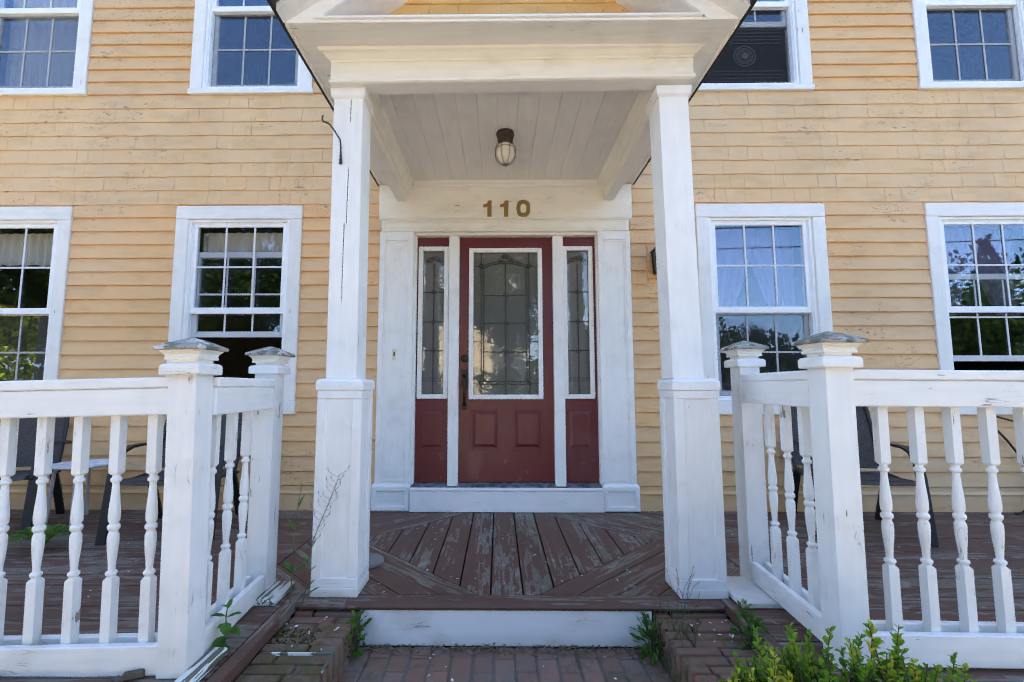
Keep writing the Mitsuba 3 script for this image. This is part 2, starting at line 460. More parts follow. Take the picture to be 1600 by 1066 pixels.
# coated double glazing: the coating's reflection is bluish
scene['glass'] = {'type': 'thindielectric', 'int_ior': 1.85, 'specular_reflectance': {'type': 'rgb', 'value': [0.60, 0.76, 1.0]}}
scene['wavy_glass'] = {'type': 'bumpmap', 'tex': proc(lambda p, n, uv: 0.0004 * noise(p.x * 11, p.y, p.z * 17) + 0.0001 * noise(p.x * 37, p.y, p.z * 52), 2e-3), 'scale': 1.0, 'bsdf': {'type': 'thindielectric', 'int_ior': 1.6}}
scene['screen_mesh'] = {'type': 'blendbsdf', 'weight': 0.22, 'a': {'type': 'null'}, 'b': {'type': 'twosided', 'bsdf': {'type': 'diffuse', 'reflectance': {'type': 'rgb', 'value': [0.07, 0.073, 0.082]}}}}
# the obscure glass of the door: a wavy sheet before a grey, light-scattering core
material('door_core', (0.135, 0.135, 0.125), 0.6, 0.1)
for nm, c, r, s, me in (('came_metal', (0.018, 0.018, 0.018), 0.4, 0.5, 0), ('bronze', (0.018, 0.015, 0.012), 0.38, 0.5, 0.5), ('brass', (0.30, 0.20, 0.065), 0.42, 0.5, 0.5), ('black_iron', (0.022, 0.022, 0.024), 0.5, 0.4, 0),
                        ('frosted_glass', (0.74, 0.70, 0.62), 0.15, 0.5, 0), ('cage_wire', (0.16, 0.14, 0.12), 0.5, 0.4, 0.4), ('ivory_plastic', (0.62, 0.57, 0.44), 0.4, 0.4, 0), ('drip_black', (0.02, 0.02, 0.02), 0.6, 0.3, 0),
                        ('interior', (0.10, 0.092, 0.082), 0.9, 0.1, 0), ('curtain_white', (0.46, 0.45, 0.40), 0.9, 0.1, 0), ('curtain_beige', (0.32, 0.29, 0.24), 0.9, 0.1, 0), ('curtain_dark', (0.035, 0.034, 0.032), 0.9, 0.1, 0), ('fan_black', (0.010, 0.010, 0.011), 0.8, 0.08, 0),
                        ('fan_grille', (0.07, 0.07, 0.076), 0.5, 0.2, 0), ('chair_frame', (0.018, 0.018, 0.02), 0.45, 0.4, 0), ('table_leg', (0.40, 0.40, 0.42), 0.45, 0.4, 0), ('rubber_cord', (0.025, 0.02, 0.018), 0.6, 0.3, 0),
                        ('white_clapboard', (0.74, 0.70, 0.58), 0.7, 0.2, 0), ('dead_stem', (0.10, 0.085, 0.06), 0.8, 0.2, 0), ('chip_white', (0.74, 0.73, 0.70), 0.7, 0.2, 0), ('lantern_glass', (0.05, 0.05, 0.045), 0.15, 0.6, 0)):
    material(nm, c, r, s, metallic=float(me))
scene['curtain_sheer'] = {'type': 'principledthin', 'base_color': {'type': 'rgb', 'value': [0.17, 0.15, 0.27]}, 'roughness': 0.9, 'diff_trans': 0.5, 'spec_trans': 0.0}


def leaf_colour(p, n, uv):
    f = get('leaf', 'freq', uv)
    return mix(get('leaf', 'a', uv), get('leaf', 'b', uv), smoothstep(0.3, 0.7, noise(p.x * f, p.y * f, p.z * f)))


scene['leaf'] = {'type': 'principledthin', 'base_color': proc(leaf_colour), 'roughness': 0.45, 'diff_trans': 0.7, 'spec_trans': 0.0, 'eta': 1.4}
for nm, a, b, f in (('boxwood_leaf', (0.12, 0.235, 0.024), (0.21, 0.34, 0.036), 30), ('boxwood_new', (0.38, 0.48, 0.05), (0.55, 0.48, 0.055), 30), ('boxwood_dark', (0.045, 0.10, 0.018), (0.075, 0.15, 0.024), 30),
                    ('weed_leaf', (0.07, 0.16, 0.032), (0.11, 0.23, 0.05), 30), ('fern_leaf', (0.11, 0.22, 0.04), (0.16, 0.28, 0.06), 30), ('grass_blade', (0.10, 0.13, 0.05), (0.20, 0.18, 0.09), 30),
                    ('moss_leaf', (0.045, 0.06, 0.012), (0.08, 0.085, 0.02), 30), ('tree_leaf', (0.026, 0.050, 0.013), (0.045, 0.075, 0.02), 0.8), ('tree_leaf_pale', (0.045, 0.075, 0.018), (0.075, 0.105, 0.028), 0.9), ('sunny_leaf', (0.10, 0.19, 0.02), (0.17, 0.26, 0.03), 2.0), ('conifer_leaf', (0.016, 0.034, 0.014), (0.028, 0.048, 0.02), 0.8)):
    row('leaf', nm, a=a, b=b, freq=f)
close('leaf')
rng = np.random.default_rng(7)
random.seed(5)

# ------------------------------------------------------------------ the setting: ground, street
def structure(k):
    labels[k] = {'kind': 'structure'}
    return k


structure(add('ground', M([[-300, -300, -0.55], [300, -300, -0.55], [300, 300, -0.55], [-300, 300, -0.55]], [[0, 1, 2], [0, 2, 3]]), 'lawn'))
structure(add('front_bed', cbox(-7, 7, -4.2, 0.2, -0.75, -0.42, 0.01), 'soil'))
structure(add('street', cbox(-120, 120, -17, -9.5, -0.7, -0.546, 0.01), 'asphalt'))
structure(add('pavement', cbox(-120, 120, -9.4, -4.9, -0.7, -0.53, 0.01), 'concrete'))

# ------------------------------------------------------------------ the house
H = thing('house', 'yellow clapboard house with white trimmed sash windows and a dark red front door', 'house')
DOOR_X0, DOOR_X1 = -1.062, 1.182
# (centre, bottom of the casing, top, meeting rail, how far the lower sash is raised)
LOWER = [(-4.467, 0.0), (-2.352, 0.53), (2.350, 0.0), (4.395, 0.31)]
UPPER = [(-4.445, 0.0), (-2.312, 0.0), (2.327, 0.60), (4.455, 0.0)]
HW = 0.575
openings = [(c - 0.46, c + 0.46, 0.93, 2.565) for c, r in LOWER] + [(c - 0.46, c + 0.46, 3.822, 5.5) for c, r in UPPER] + [(-0.757, 0.887, 0.0, 2.43)]


def slab(openings, x0, x1, z0, z1, y0, y1):
    poly = sbox(x0, z0, x1, z1)
    for a, b, c, d in openings:
        poly = poly.difference(sbox(a, c, b, d))
    m = trimesh.creation.extrude_polygon(poly, y1 - y0, engine='earcut')
    v = np.asarray(m.vertices)
    return M(np.column_stack([v[:, 0], y1 - v[:, 2], v[:, 1]]), m.faces)


XL, XR, ZTOP, YB = -6.4, 6.4, 6.25, 8.0
add(H + '__wall', slab(openings, XL, XR, -0.5, ZTOP, 0.0, 0.14), 'clapboard_paint')
# the end walls (a side window in the left one), back wall, floors
side = slab([(1.05, 2.30, 0.75, 2.10)], 0.1405, YB, -0.5, ZTOP, XL, XL + 0.14)
sv = np.asarray(side.vertices)
add(H + '__wall', M(np.column_stack([sv[:, 1], sv[:, 0], sv[:, 2]]), np.asarray(side.faces)[:, ::-1]), 'gable_paint')
lin = slab([(1.05, 2.30, 0.75, 2.10)], 0.142, YB - 0.15, 0.19, ZTOP - 0.2, XL + 0.1402, XL + 0.150)
lv = np.asarray(lin.vertices)
add(H + '__wall_lining', M(np.column_stack([lv[:, 1], lv[:, 0], lv[:, 2]]), np.asarray(lin.faces)[:, ::-1]), 'interior')
add(H + '__side_jamb', cat([cbox(XL - 0.003, XL + 0.153, 1.0505, 1.062, 0.751, 2.099, 0.001), cbox(XL - 0.003, XL + 0.153, 2.288, 2.2995, 0.751, 2.099, 0.001),
                             cbox(XL - 0.002, XL + 0.152, 1.0625, 2.2875, 0.7505, 0.762, 0.001), cbox(XL - 0.002, XL + 0.152, 1.0625, 2.2875, 2.088, 2.0995, 0.001)]), 'interior')
add(H + '__wall_lining', cbox(XR - 0.150, XR - 0.1402, 0.142, YB - 0.15, 0.19, ZTOP - 0.2), 'interior')
add(H + '__wall', cbox(XR - 0.14, XR, 0.1405, YB, -0.5, ZTOP), 'gable_paint')
add(H + '__wall', cbox(XL + 0.1405, XR - 0.1405, YB - 0.14, YB, -0.5, ZTOP), 'gable_paint')
for k, (z0, z1) in enumerate([(0.05, 0.18), (3.0, 3.2), (5.95, 6.1)]):
    add(H + '__floor', cbox(XL + 0.151, XR - 0.151, 0.1406, YB - 0.151, z0, z1), 'interior')
add(H + '__partition', cat([cbox(-1.3, -1.18, 0.1408, YB - 0.142, 0.181, 2.999), cbox(1.3, 1.42, 0.1408, YB - 0.142, 0.181, 2.999), cbox(XL + 0.152, XR - 0.152, 3.6, 3.72, 3.201, 5.949),
                            cbox(XL + 0.152, -1.301, 4.2, 4.3, 0.181, 2.999), cbox(1.421, XR - 0.152, 4.2, 4.3, 0.181, 2.999)]), 'interior')
ridge, ye = 8.9, -0.45
prof = [(ye, 6.15), (4.0, ridge), (YB + 0.45, 6.15), (YB + 0.45, 6.30), (4.0, ridge + 0.16), (ye, 6.30)]
add(H + '__roof', xprism(prof, XL - 0.35, XR + 0.35), 'roofing')
for x0 in (XL, XR - 0.14):
    g = xprism([(0.0, ZTOP), (YB, ZTOP), (4.0, ridge - 0.02)], x0, x0 + 0.14)
    add(H + '__gable_wall', g, 'gable_paint')


def strip(x0, x1, z0, h, seed, drop=0.0, yb=-0.0235, amp=0.0022):
    """One clapboard: thick lower edge, thin upper edge, an uneven lower line."""
    n = max(2, int((x1 - x0) / 0.16) + 1)
    xs = np.linspace(x0, x1, n)
    P = np.stack([xs * 2.3, np.full(n, seed * 1.7), np.zeros(n)], 1)
    dz = (meshkit.fbm(P, 3) - 0.5) * 2 * amp * 1.4 + drop
    dy = (meshkit.fbm(P + 50, 3) - 0.5) * 0.007
    rings = []
    for x, a, b in zip(xs, dz, dy):
        rings.append([[x, -0.0005, z0 + a + 0.001], [x, yb + b, z0 + a], [x, yb + b - 0.0006, z0 + a + 0.004], [x, -0.0055, z0 + h + 0.006], [x, -0.0005, z0 + h + 0.006]])
    return loft([np.array(r) for r in rings])


BOARD_N = [0]


def course(x0, x1, z0, h):
    """A course of clapboards between x0 and x1, cut at a joint here and there."""
    x = x0
    while x < x1 - 0.02:
        L = random.uniform(2.2, 4.2)
        e = x1 if x1 - x < L + 0.7 else x + L
        BOARD_N[0] += 1
        add(H + '__clapboard', strip(x + 0.0008, e - 0.0008, z0, h, BOARD_N[0], random.uniform(-0.0015, 0.0015)), 'clapboard_paint')
        x = e


def spans(cuts):
    out, x = [], XL
    for a, b in sorted(cuts):
        out.append((x, a)); x = b
    return out + [(x, XR)]


LANT = (1.325, 1.49, 1.995, 2.30)
for k in range(20):
    z0 = 0.204 + COURSE * k
    cuts = [(DOOR_X0, DOOR_X1)]
    if z0 + COURSE * 0.5 > 0.81:
        cuts += [(c - HW, c + HW) for c, r in LOWER]
    if LANT[2] < z0 + 0.05 < LANT[3]:
        cuts = [c for c in cuts if c[0] != DOOR_X0] + [(DOOR_X0, DOOR_X1), (LANT[0], LANT[1])]
    for a, b in spans(cuts):
        if b - a > 0.03: course(a, b, z0, COURSE)
for k in range(19):
    z0 = 3.777 + COURSE * k
    if z0 > 6.1: break
    cuts = [(c - HW - 0.002, c + HW + 0.002) for c, r in UPPER] if z0 < 5.58 else []
    for a, b in spans(cuts):
        if b - a > 0.03: course(a, b, z0, COURSE)
for a, b in ((XL, DOOR_X0 - 0.022), (DOOR_X1, XR)):
    add(H + '__skirt_board', xprism([(-0.0005, -0.02), (-0.024, -0.02), (-0.024, 0.131), (-0.0005, 0.131)], a, b, 24), 'clapboard_paint')
    add(H + '__water_table', xprism([(-0.0005, 0.1315), (-0.030, 0.1315), (-0.034, 0.143), (-0.024, 0.150), (-0.016, 0.166), (-0.016, 0.200), (-0.0005, 0.2035)], a, b, 24), 'clapboard_paint')

# the band of shingles between the storeys
sh = []
for r in range(8):
    z0 = 2.709 + 0.1326 * r
    x = XL - random.uniform(0, 0.15)
    while x < XR:
        w = random.choice([0.10, 0.13, 0.15, 0.17, 0.19, 0.21, 0.24, 0.28]) * random.uniform(0.95, 1.1)
        a, b = max(x, XL), min(x + w, XR)
        x += w
        if b - a < 0.03 or (a > -0.96 and b < 1.10): continue
        if r == 0 and a > -1.06 and b < 1.18: continue
        t, dz = random.uniform(0.0145, 0.0175), random.uniform(-0.004, 0.003)
        g = random.choice([0.0004, 0.0006, 0.0007, 0.0009, 0.0018])
        tilt = random.uniform(-0.002, 0.002)
        v = [[a + g, -0.001, z0 + dz], [b - g, -0.001, z0 + dz + tilt], [b - g, -t, z0 + dz + tilt], [a + g, -t + 0.001 * random.uniform(-1, 1), z0 + dz],
             [a + g, -0.001, z0 + 0.139], [b - g, -0.001, z0 + 0.139], [b - g, -0.0065, z0 + 0.139], [a + g, -0.0065, z0 + 0.139]]
        f = [[0, 1, 2], [0, 2, 3], [4, 6, 5], [4, 7, 6], [3, 2, 6], [3, 6, 7], [0, 3, 7], [0, 7, 4], [1, 6, 2], [1, 5, 6]]
        sh.append((abs((a + b) / 2), M(v, f)))
sh.sort(key=lambda s: s[0])
for d, m in sh[:295]:
    add(H + '__shingle', m, 'shingle_paint')
tag(add(H + '__shingle_rest', cat([m for d, m in sh[295:]]), 'shingle_paint'), kind='stuff')


# ---- windows
def sash(parent, name, cx, z0, z1, y, w, mat, cols=3, rows=2, wb=None, wt=None, mw=0.0082):
    x0, x1 = cx - 0.425, cx + 0.425
    wb = wb or w; wt = wt or w
    add(parent + '__' + name, frame(x0, x1, z0, z1, w, y, y + 0.03, 0.003, wb, wt), mat)
    gx0, gx1, gz0, gz1 = x0 + w, x1 - w, z0 + wb, z1 - wt
    add(parent + '__pane', M([[gx0 - 0.004, y + 0.014, gz0 - 0.004], [gx1 + 0.004, y + 0.014, gz0 - 0.004], [gx1 + 0.004, y + 0.014, gz1 + 0.004], [gx0 - 0.004, y + 0.014, gz1 + 0.004]], [[0, 1, 2], [0, 2, 3]]), 'glass')
    for i in range(1, cols):
        x = gx0 + (gx1 - gx0) * i / cols
        add(parent + '__muntin', cbox(x - mw, x + mw, y + 0.006, y + 0.0125, gz0, gz1, 0.002), 'vinyl_bar')
    for j in range(1, rows):
        z = gz0 + (gz1 - gz0) * j / rows
        add(parent + '__muntin', cbox(gx0, gx1, y + 0.0055, y + 0.0118, z - mw, z + mw, 0.002), 'vinyl_bar')


def wavy(x0, x1, z0, z1, y, waves, amp, gather=None, n=90, rows=7, hem=0.0):
    """A hanging cloth: folds along x, gathered towards gather = (x, z) if given."""
    V, F = [], []
    for j in range(rows + 1):
        t = j / rows
        for i in range(n + 1):
            s = i / n
            x = x0 + (x1 - x0) * s
            if gather is not None:
                u = t ** 1.4
                x = x * (1 - u * gather[1]) + gather[0] * u * gather[1]
            ph = s * waves * 2 * math.pi
            V.append([x, y + amp * math.sin(ph + 0.7 * math.sin(s * 9)) * (0.35 + 0.65 * t), z1 + (z0 - z1) * t + hem * math.sin(ph * 0.5) * t])
    for j in range(rows):
        for i in range(n):
            a = j * (n + 1) + i
            F += [[a, a + 1, a + n + 2], [a, a + n + 2, a + n + 1]]
    return M(V, F)


def window(cx, zb, zt, zm, raised, upper):
    w = sub(H, 'window')
    s = 0.0 if not upper else 0.004
    zs = zb + (0.052 if upper else 0.118)           # top of the sill piece
    zh = zt - 0.122
    add(w + '__head_casing', cbox(cx - HW, cx + HW, -0.036, -0.001, zh, zt, 0.004), 'white_trim_flat')
    for sg in (-1, 1):
        a, b = sorted((cx + sg * HW * 0.9985, cx + sg * 0.462))
        add(w + '__side_casing', cbox(a, b, -0.033, -0.001, zs, zh - 0.0006, 0.004), 'white_trim')
    e = 0.012 if upper else 0.002
    add(w + '__sill', cbox(cx - HW - e, cx + HW + e, -0.040, -0.001, zb, zs - 0.0006, 0.005), 'white_trim_flat')
    add(w + '__frame', cat([frame(cx - 0.462, cx + 0.462, zs + 0.001, zh - 0.001, 0.024, -0.016, 0.10, 0.003), frame(cx - 0.4375, cx + 0.4375, zs + 0.0255, zh - 0.0255, 0.012, -0.002, 0.10, 0.002)]), 'vinyl')
    z0, z1 = zs + 0.034, zh - 0.034
    sash(w, 'upper_sash', cx, zm - 0.028, z1, 0.004, 0.034, 'vinyl', wb=0.056, wt=0.030)
    h = zm - z0
    sash(w, 'lower_sash', cx, z0 + raised, zm + 0.02 + raised, 0.044, 0.046, 'vinyl_grey' if upper or raised else 'vinyl_grey', wb=0.052, wt=0.052)
    if not raised or upper:
        add(w + '__screen', M([[cx - 0.42, 0.034, z0], [cx + 0.42, 0.034, z0], [cx + 0.42, 0.034, zm - 0.03], [cx - 0.42, 0.034, zm - 0.03]], [[0, 1, 2], [0, 2, 3]]), 'screen_mesh')
        add(w + '__screen_frame', frame(cx - 0.424, cx + 0.424, z0 - 0.004, zm - 0.029, 0.010, 0.0285, 0.0385, 0.001), 'vinyl_grey')
    return w


WIN = []
for (c, r) in LOWER:
    WIN.append(window(c, 0.81, 2.686, 1.728, r, False))
for (c, r) in UPPER:
    WIN.append(window(c, 3.77, 5.62, 4.655, r, True))
add(WIN[0] + '__valance', wavy(-4.90, -4.02, 2.19, 2.50, 0.17, 11, 0.022, hem=0.012), 'curtain_white')
add(WIN[0] + '__curtain', wavy(-4.24, -4.03, 0.9, 2.42, 0.20, 5, 0.015), 'curtain_dark')
add(WIN[1] + '__valance', wavy(-2.79, -1.91, 2.30, 2.50, 0.17, 10, 0.020, hem=0.010), 'curtain_white')
for i, c in ((2, 2.350), (3, 4.395)):
    add(WIN[i] + '__curtain', wavy(c - 0.42, c + 0.05, 1.70, 2.52, 0.17, 4, 0.016, gather=(c - 0.40, 0.55)), 'curtain_sheer')
    add(WIN[i] + '__curtain', wavy(c - 0.05, c + 0.42, 1.70, 2.52, 0.20, 4, 0.016, gather=(c + 0.40, 0.55)), 'curtain_sheer')
add(WIN[4] + '__curtain', wavy(-4.86, -4.02, 3.85, 5.45, 0.17, 9, 0.02), 'curtain_beige')

# ---- the doorway
for sg, (x0, x1) in ((-1, (-1.057, -0.757)), (1, (0.887, 1.171))):
    pl = sub(H, 'pilaster')
    add(pl + '__shaft', cbox(x0, x1, -0.046, 0.05, 0.231, 2.43, 0.003), 'cream_door')
    add(pl + '__stile', cbox(x0, x0 + 0.044, -0.058, -0.0462, 0.231, 2.43, 0.004), 'cream_door')
    add(pl + '__stile', cbox(x1 - 0.044, x1, -0.058, -0.0462, 0.231, 2.43, 0.004), 'cream_door')
    add(pl + '__rail', cbox(x0 + 0.0443, x1 - 0.0443, -0.058, -0.0462, 2.35, 2.43, 0.004), 'cream_door')
    add(pl + '__panel_moulding', frame(x0 + 0.0445, x1 - 0.0445, 0.25, 2.349, 0.012, -0.054, -0.0463, 0.003), 'cream_door')
    e0, e1 = (x0 - 0.020, x1 + 0.003) if sg < 0 else (x0 - 0.003, x1 + 0.018)
    add(pl + '__base', sqlathe((e0 + e1) / 2, -0.012, [((e1 - e0) / 2, 0.060, 0.004), ((e1 - e0) / 2, 0.060, 0.212), ((e1 - e0) / 2 - 0.014, 0.046, 0.230)]), 'white_trim_flat')
    add(pl + '__base_moulding', frame(e0 + 0.004, e1 - 0.004, 0.012, 0.208, 0.036, -0.086, -0.0722, 0.004), 'white_trim_flat')
    # a sidelight
    a, b = (-0.735, -0.442) if sg < 0 else (0.582, 0.875)
    c0, c1 = (-0.757, -0.735) if sg < 0 else (0.875, 0.887)
    add(H + '__jamb', cbox(c0 + 0.0004, c1, -0.030, 0.12, 0.215, 2.405, 0.002), 'cream_door')
    sl = sub(H, 'sidelight')
    gx0, gx1 = ((-0.680, -0.488) if sg < 0 else (0.620, 0.812))
    stl = slab([(gx0 - 0.01, gx1 + 0.01, 0.965, 2.29)], a, b, 0.222, 2.405, 0.040, 0.085)
    add(sl + '__panel', stl, 'door_red')
    add(sl + '__glazing_frame', cat([frame(gx0 - 0.042, gx1 + 0.040, 0.942, 2.318, 0.041, 0.022, 0.0398, 0.005)]), 'white_trim')
    add(sl + '__pane', M([[gx0 - 0.006, 0.0512, 0.972], [gx1 + 0.006, 0.0512, 0.972], [gx1 + 0.006, 0.0512, 2.283], [gx0 - 0.006, 0.0512, 2.283]], [[0, 1, 2], [0, 2, 3]]), 'wavy_glass')
    add(sl + '__frosting', cbox(gx0 - 0.006, gx1 + 0.006, 0.054, 0.060, 0.972, 2.283, 0.001), 'door_core')
    xm = (gx0 + gx1) / 2
    cm = [cbox(xm - 0.0045, xm + 0.0045, 0.0445, 0.0498, 0.985, 2.16, 0.001)]
    for z in (1.90, 1.63, 1.37):
        cm += [cbox(gx0, gx1, 0.0470, 0.0499, z - 0.0045, z + 0.0045, 0.001), frame(xm - 0.016, xm + 0.016, z - 0.016, z + 0.016, 0.006, 0.0440, 0.0464, 0.001)]
    for z in (1.125, 1.10):
        cm.append(cbox(gx0, gx1, 0.0472, 0.0499, z - 0.0025, z + 0.0025, 0.001))
    for k in range(9):   # the scrolled ornament at the head
        t = np.linspace(0, 2 * math.pi, 13); rr = 0.012 + 0.003 * (k % 3)
        ox, oz = xm + (k - 4) * 0.019, 2.185 + 0.022 * math.cos((k - 4) * 0.55) + (0.012 if k % 2 else 0)
        cm.append(tube(np.stack([ox + rr * np.cos(t), 0 * t + 0.047, oz + rr * np.sin(t)], 1), 0.0022, 4))
    tag(add(sl + '__leading', cat(cm), 'came_metal'), kind='stuff')
    add(sl + '__raised_panel', cat([frame(xm - 0.107, xm + 0.107, 0.505, 0.852, 0.014, 0.0360, 0.0398, 0.003), loft([np.array([[xm - q, y, 0.678 - r], [xm + q, y, 0.678 - r], [xm + q, y, 0.678 + r], [xm - q, y, 0.678 + r]]) for q, r, y in ((0.088, 0.155, 0.0399), (0.066, 0.133, 0.0350))])]), 'door_red')
add(H + '__mullion', cat([cbox(-0.442, -0.352, -0.012, 0.12, 0.197, 2.405, 0.004)]), 'cream_door')
add(H + '__mullion', cat([cbox(0.490, 0.582, -0.012, 0.12, 0.197, 2.405, 0.004)]), 'cream_door')
add(H + '__door_head', cbox(-0.757, 0.887, -0.030, 0.12, 2.4055, 2.4295, 0.003), 'cream_trim')
add(H + '__head_band', cbox(-1.045, 1.162, -0.066, 0.05, 2.4305, 2.540, 0.003), 'cream_trim')
add(H + '__head_moulding', cat([frame(-1.02, 1.137, 2.452, 2.520, 0.010, -0.074, -0.0662, 0.003), cbox(-1.062, 1.180, -0.0785, -0.0665, 2.5285, 2.5395, 0.003)]), 'cream_trim')
add(H + '__lintel', cbox(-1.066, 1.190, -0.080, 0.0, 2.5405, 2.855, 0.004), 'cream_trim')
add(H + '__door_sill', cbox(-0.747, 0.883, -0.098, 0.05, 0.004, 0.178, 0.003), 'white_trim_flat')
add(H + '__door_sill', cbox(-0.750, 0.885, -0.106, -0.050, 0.1785, 0.196, 0.004), 'white_trim_flat')
for a, b in ((-0.735, -0.4425), (-0.3515, 0.4895), (0.5825, 0.875)):
    add(H + '__threshold', xprism([(-0.0495, 0.1785), (-0.0495, 0.199), (0.060, 0.2215), (0.060, 0.1785)], a, b), 'dark_sill')
D = sub(H, 'front_door')
gx0, gx1, gz0, gz1 = -0.224, 0.356, 0.978, 2.266
XD0, XD1 = -0.3505, 0.4885
add(D + '__leaf', slab([(gx0 - 0.012, gx1 + 0.012, gz0 - 0.012, gz1 + 0.012)], XD0, XD1, 0.226, 2.404, 0.040, 0.085), 'door_red')
add(D + '__glazing_frame', frame(-0.264, 0.396, 0.939, 2.302, 0.040, 0.020, 0.0398, 0.006), 'white_trim')
add(D + '__pane', M([[gx0 - 0.008, 0.0512, gz0 - 0.008], [gx1 + 0.008, 0.0512, gz0 - 0.008], [gx1 + 0.008, 0.0512, gz1 + 0.008], [gx0 - 0.008, 0.0512, gz1 + 0.008]], [[0, 1, 2], [0, 2, 3]]), 'wavy_glass')
add(D + '__frosting', cbox(gx0 - 0.008, gx1 + 0.008, 0.054, 0.060, gz0 - 0.008, gz1 + 0.008, 0.001), 'door_core')
cm, xm = [], (gx0 + gx1) / 2
xa, xb = gx0 + 0.071, gx1 - 0.080
for x, a, b in ((xm, gz0 + 0.0, 2.17), (xa, gz0, 2.266), (xb, gz0, 2.266), (xa + 0.022, 1.10, 2.12), (xb - 0.022, 1.10, 2.12)):
    cm.append(cbox(x - 0.0048, x + 0.0048, 0.0445, 0.0498, a, b, 0.001))
for z in (1.870, 1.617, 1.357):
    cm += [cbox(xa, xb, 0.0470, 0.0499, z - 0.0045, z + 0.0045, 0.001), frame(xm - 0.018, xm + 0.018, z - 0.018, z + 0.018, 0.007, 0.0440, 0.0464, 0.001)]
for z in (1.095, 1.070):
    cm.append(cbox(xa, xb, 0.0471, 0.0499, z - 0.0045, z + 0.0045, 0.001))
for z in (2.14, 1.80, 1.45, 1.08):
    cm += [cbox(gx0, xa, 0.0474, 0.0499, z - 0.0025, z + 0.0025, 0.001), cbox(xb, gx1, 0.0474, 0.0499, z - 0.0025, z + 0.0025, 0.001)]
for x in (xa, xb):
    for z in (2.14, 1.08):
        t = np.linspace(0, 2 * math.pi, 13)
        cm.append(tube(np.stack([x + 0.017 * np.cos(t), 0 * t + 0.046, z + 0.017 * np.sin(t)], 1), 0.0035, 4))
xs = np.linspace(xa, xb, 17)
for dzz in (0.0, -0.02):
    cm.append(tube(np.stack([xs, 0 * xs + 0.047, 2.14 + dzz + 0.045 * (1 - ((xs - xm) / (xb - xm)) ** 2)], 1), 0.003, 4))
for k in range(7):
    t = np.linspace(0, 2 * math.pi, 13); rr = 0.014 + 0.004 * (k % 2)
    cm.append(tube(np.stack([xm + (k - 3) * 0.019 + rr * np.cos(t), 0 * t + 0.0465, 2.205 + 0.026 * math.cos((k - 3) * 0.7) + rr * np.sin(t)], 1), 0.0024, 4))
tag(add(D + '__leading', cat(cm), 'came_metal'), kind='stuff')
for x0, x1 in ((-0.242, 0.006), (0.131, 0.381)):
    xc, hw = (x0 + x1) / 2, (x1 - x0) / 2
    add(D + '__raised_panel', cat([frame(x0, x1, 0.505, 0.850, 0.014, 0.031, 0.0398, 0.003),
                                   loft([np.array([[xc - q, y, 0.678 - r], [xc + q, y, 0.678 - r], [xc + q, y, 0.678 + r], [xc - q, y, 0.678 + r]]) for q, r, y in ((hw - 0.02, 0.153, 0.0399), (hw - 0.045, 0.128, 0.027))])]), 'door_red')


def ylathe(x, z, prof, seg=18):
    m = lathe(0, 0, prof, seg); v = np.asarray(m.vertices)
    return M(np.column_stack([x + v[:, 0], -v[:, 2], z + v[:, 1]]), m.faces)


add(D + '__deadbolt', ylathe(-0.300, 1.298, [(0.034, -0.0398), (0.034, -0.030), (0.028, -0.022), (0.018, -0.020), (0.018, -0.012), (0.015, -0.010)]), 'bronze', smooth=35)
add(D + '__handle', cat([cbox(-0.326, -0.274, 0.026, 0.0398, 1.04, 1.20, 0.010), cbox(-0.322, -0.278, 0.026, 0.0398, 0.845, 0.905, 0.010),
                         tube([(-0.300, 0.03, 1.10), (-0.300, -0.015, 1.105), (-0.300, -0.028, 1.07), (-0.300, -0.026, 1.00), (-0.300, -0.012, 0.92), (-0.300, 0.03, 0.885)], [0.016, 0.014, 0.013, 0.011, 0.010, 0.012], 8),
                         tube([(-0.300, 0.03, 1.150), (-0.300, -0.006, 1.152), (-0.300, -0.022, 1.140)], [0.011, 0.011, 0.014], 8)]), 'bronze', smooth=40)
db = sub(H, 'doorbell')
add(db + '__plate', cbox(-0.926, -0.892, -0.0575, -0.0462, 1.285, 1.378, 0.005), 'ivory_plastic')
add(db + '__button', cbox(-0.915, -0.903, -0.0625, -0.0577, 1.315, 1.352, 0.003), 'black_iron')


def yface(m, x, y, z):
    v = np.asarray(m.vertices)
    return M(np.column_stack([v[:, 0] + x, y - v[:, 2], v[:, 1] + z]), m.faces)


# the numerals: block figures with a slab foot-less 1 and an oval 0
one = Polygon([(0.040, 0), (0.078, 0), (0.078, 0.148), (0.046, 0.148), (0.040, 0.126), (0.026, 0.114), (0.004, 0.112), (0.004, 0.088), (0.040, 0.088)])


def oval(a, b, n=40, e=2.6):
    t = np.linspace(0, 2 * math.pi, n, endpoint=False)
    return Polygon(np.stack([a * np.sign(np.cos(t)) * np.abs(np.cos(t)) ** (2 / e), b * np.sign(np.sin(t)) * np.abs(np.sin(t)) ** (2 / e)], 1))


zero = affinity.translate(oval(0.061, 0.077).difference(oval(0.027, 0.043)), 0.061, 0.074)
for poly, x in ((one, -0.137), (one, 0.012), (zero, 0.163)):
    m = trimesh.creation.extrude_polygon(poly, 0.008, engine='earcut')
    add(H + '__house_number', yface(M(m.vertices, m.faces), x, -0.0803, 2.556), 'brass')
# the lantern's mounting block
add(H + '__lantern_block', cat([cbox(LANT[0] + 0.001, LANT[1] - 0.001, -0.030, -0.0006, LANT[2] + 0.012, LANT[3], 0.004)]), 'clapboard_paint')
# fascia and gutter board under the eaves
add(H + '__eaves_board', cbox(XL - 0.3, XR + 0.3, ye + 0.02, ye + 0.05, 6.0, 6.149, 0.004), 'white_trim_flat')

# ------------------------------------------------------------------ the deck
DK = structure('deck')


def tilt_z(m, amt=0.0012):
    v = np.array(m.vertices); c = v.mean(0)
    v[:, 2] += random.uniform(-amt, amt) + (v[:, 0] - c[0]) * random.uniform(-0.0008, 0.0008)
    return M(v, m.faces)


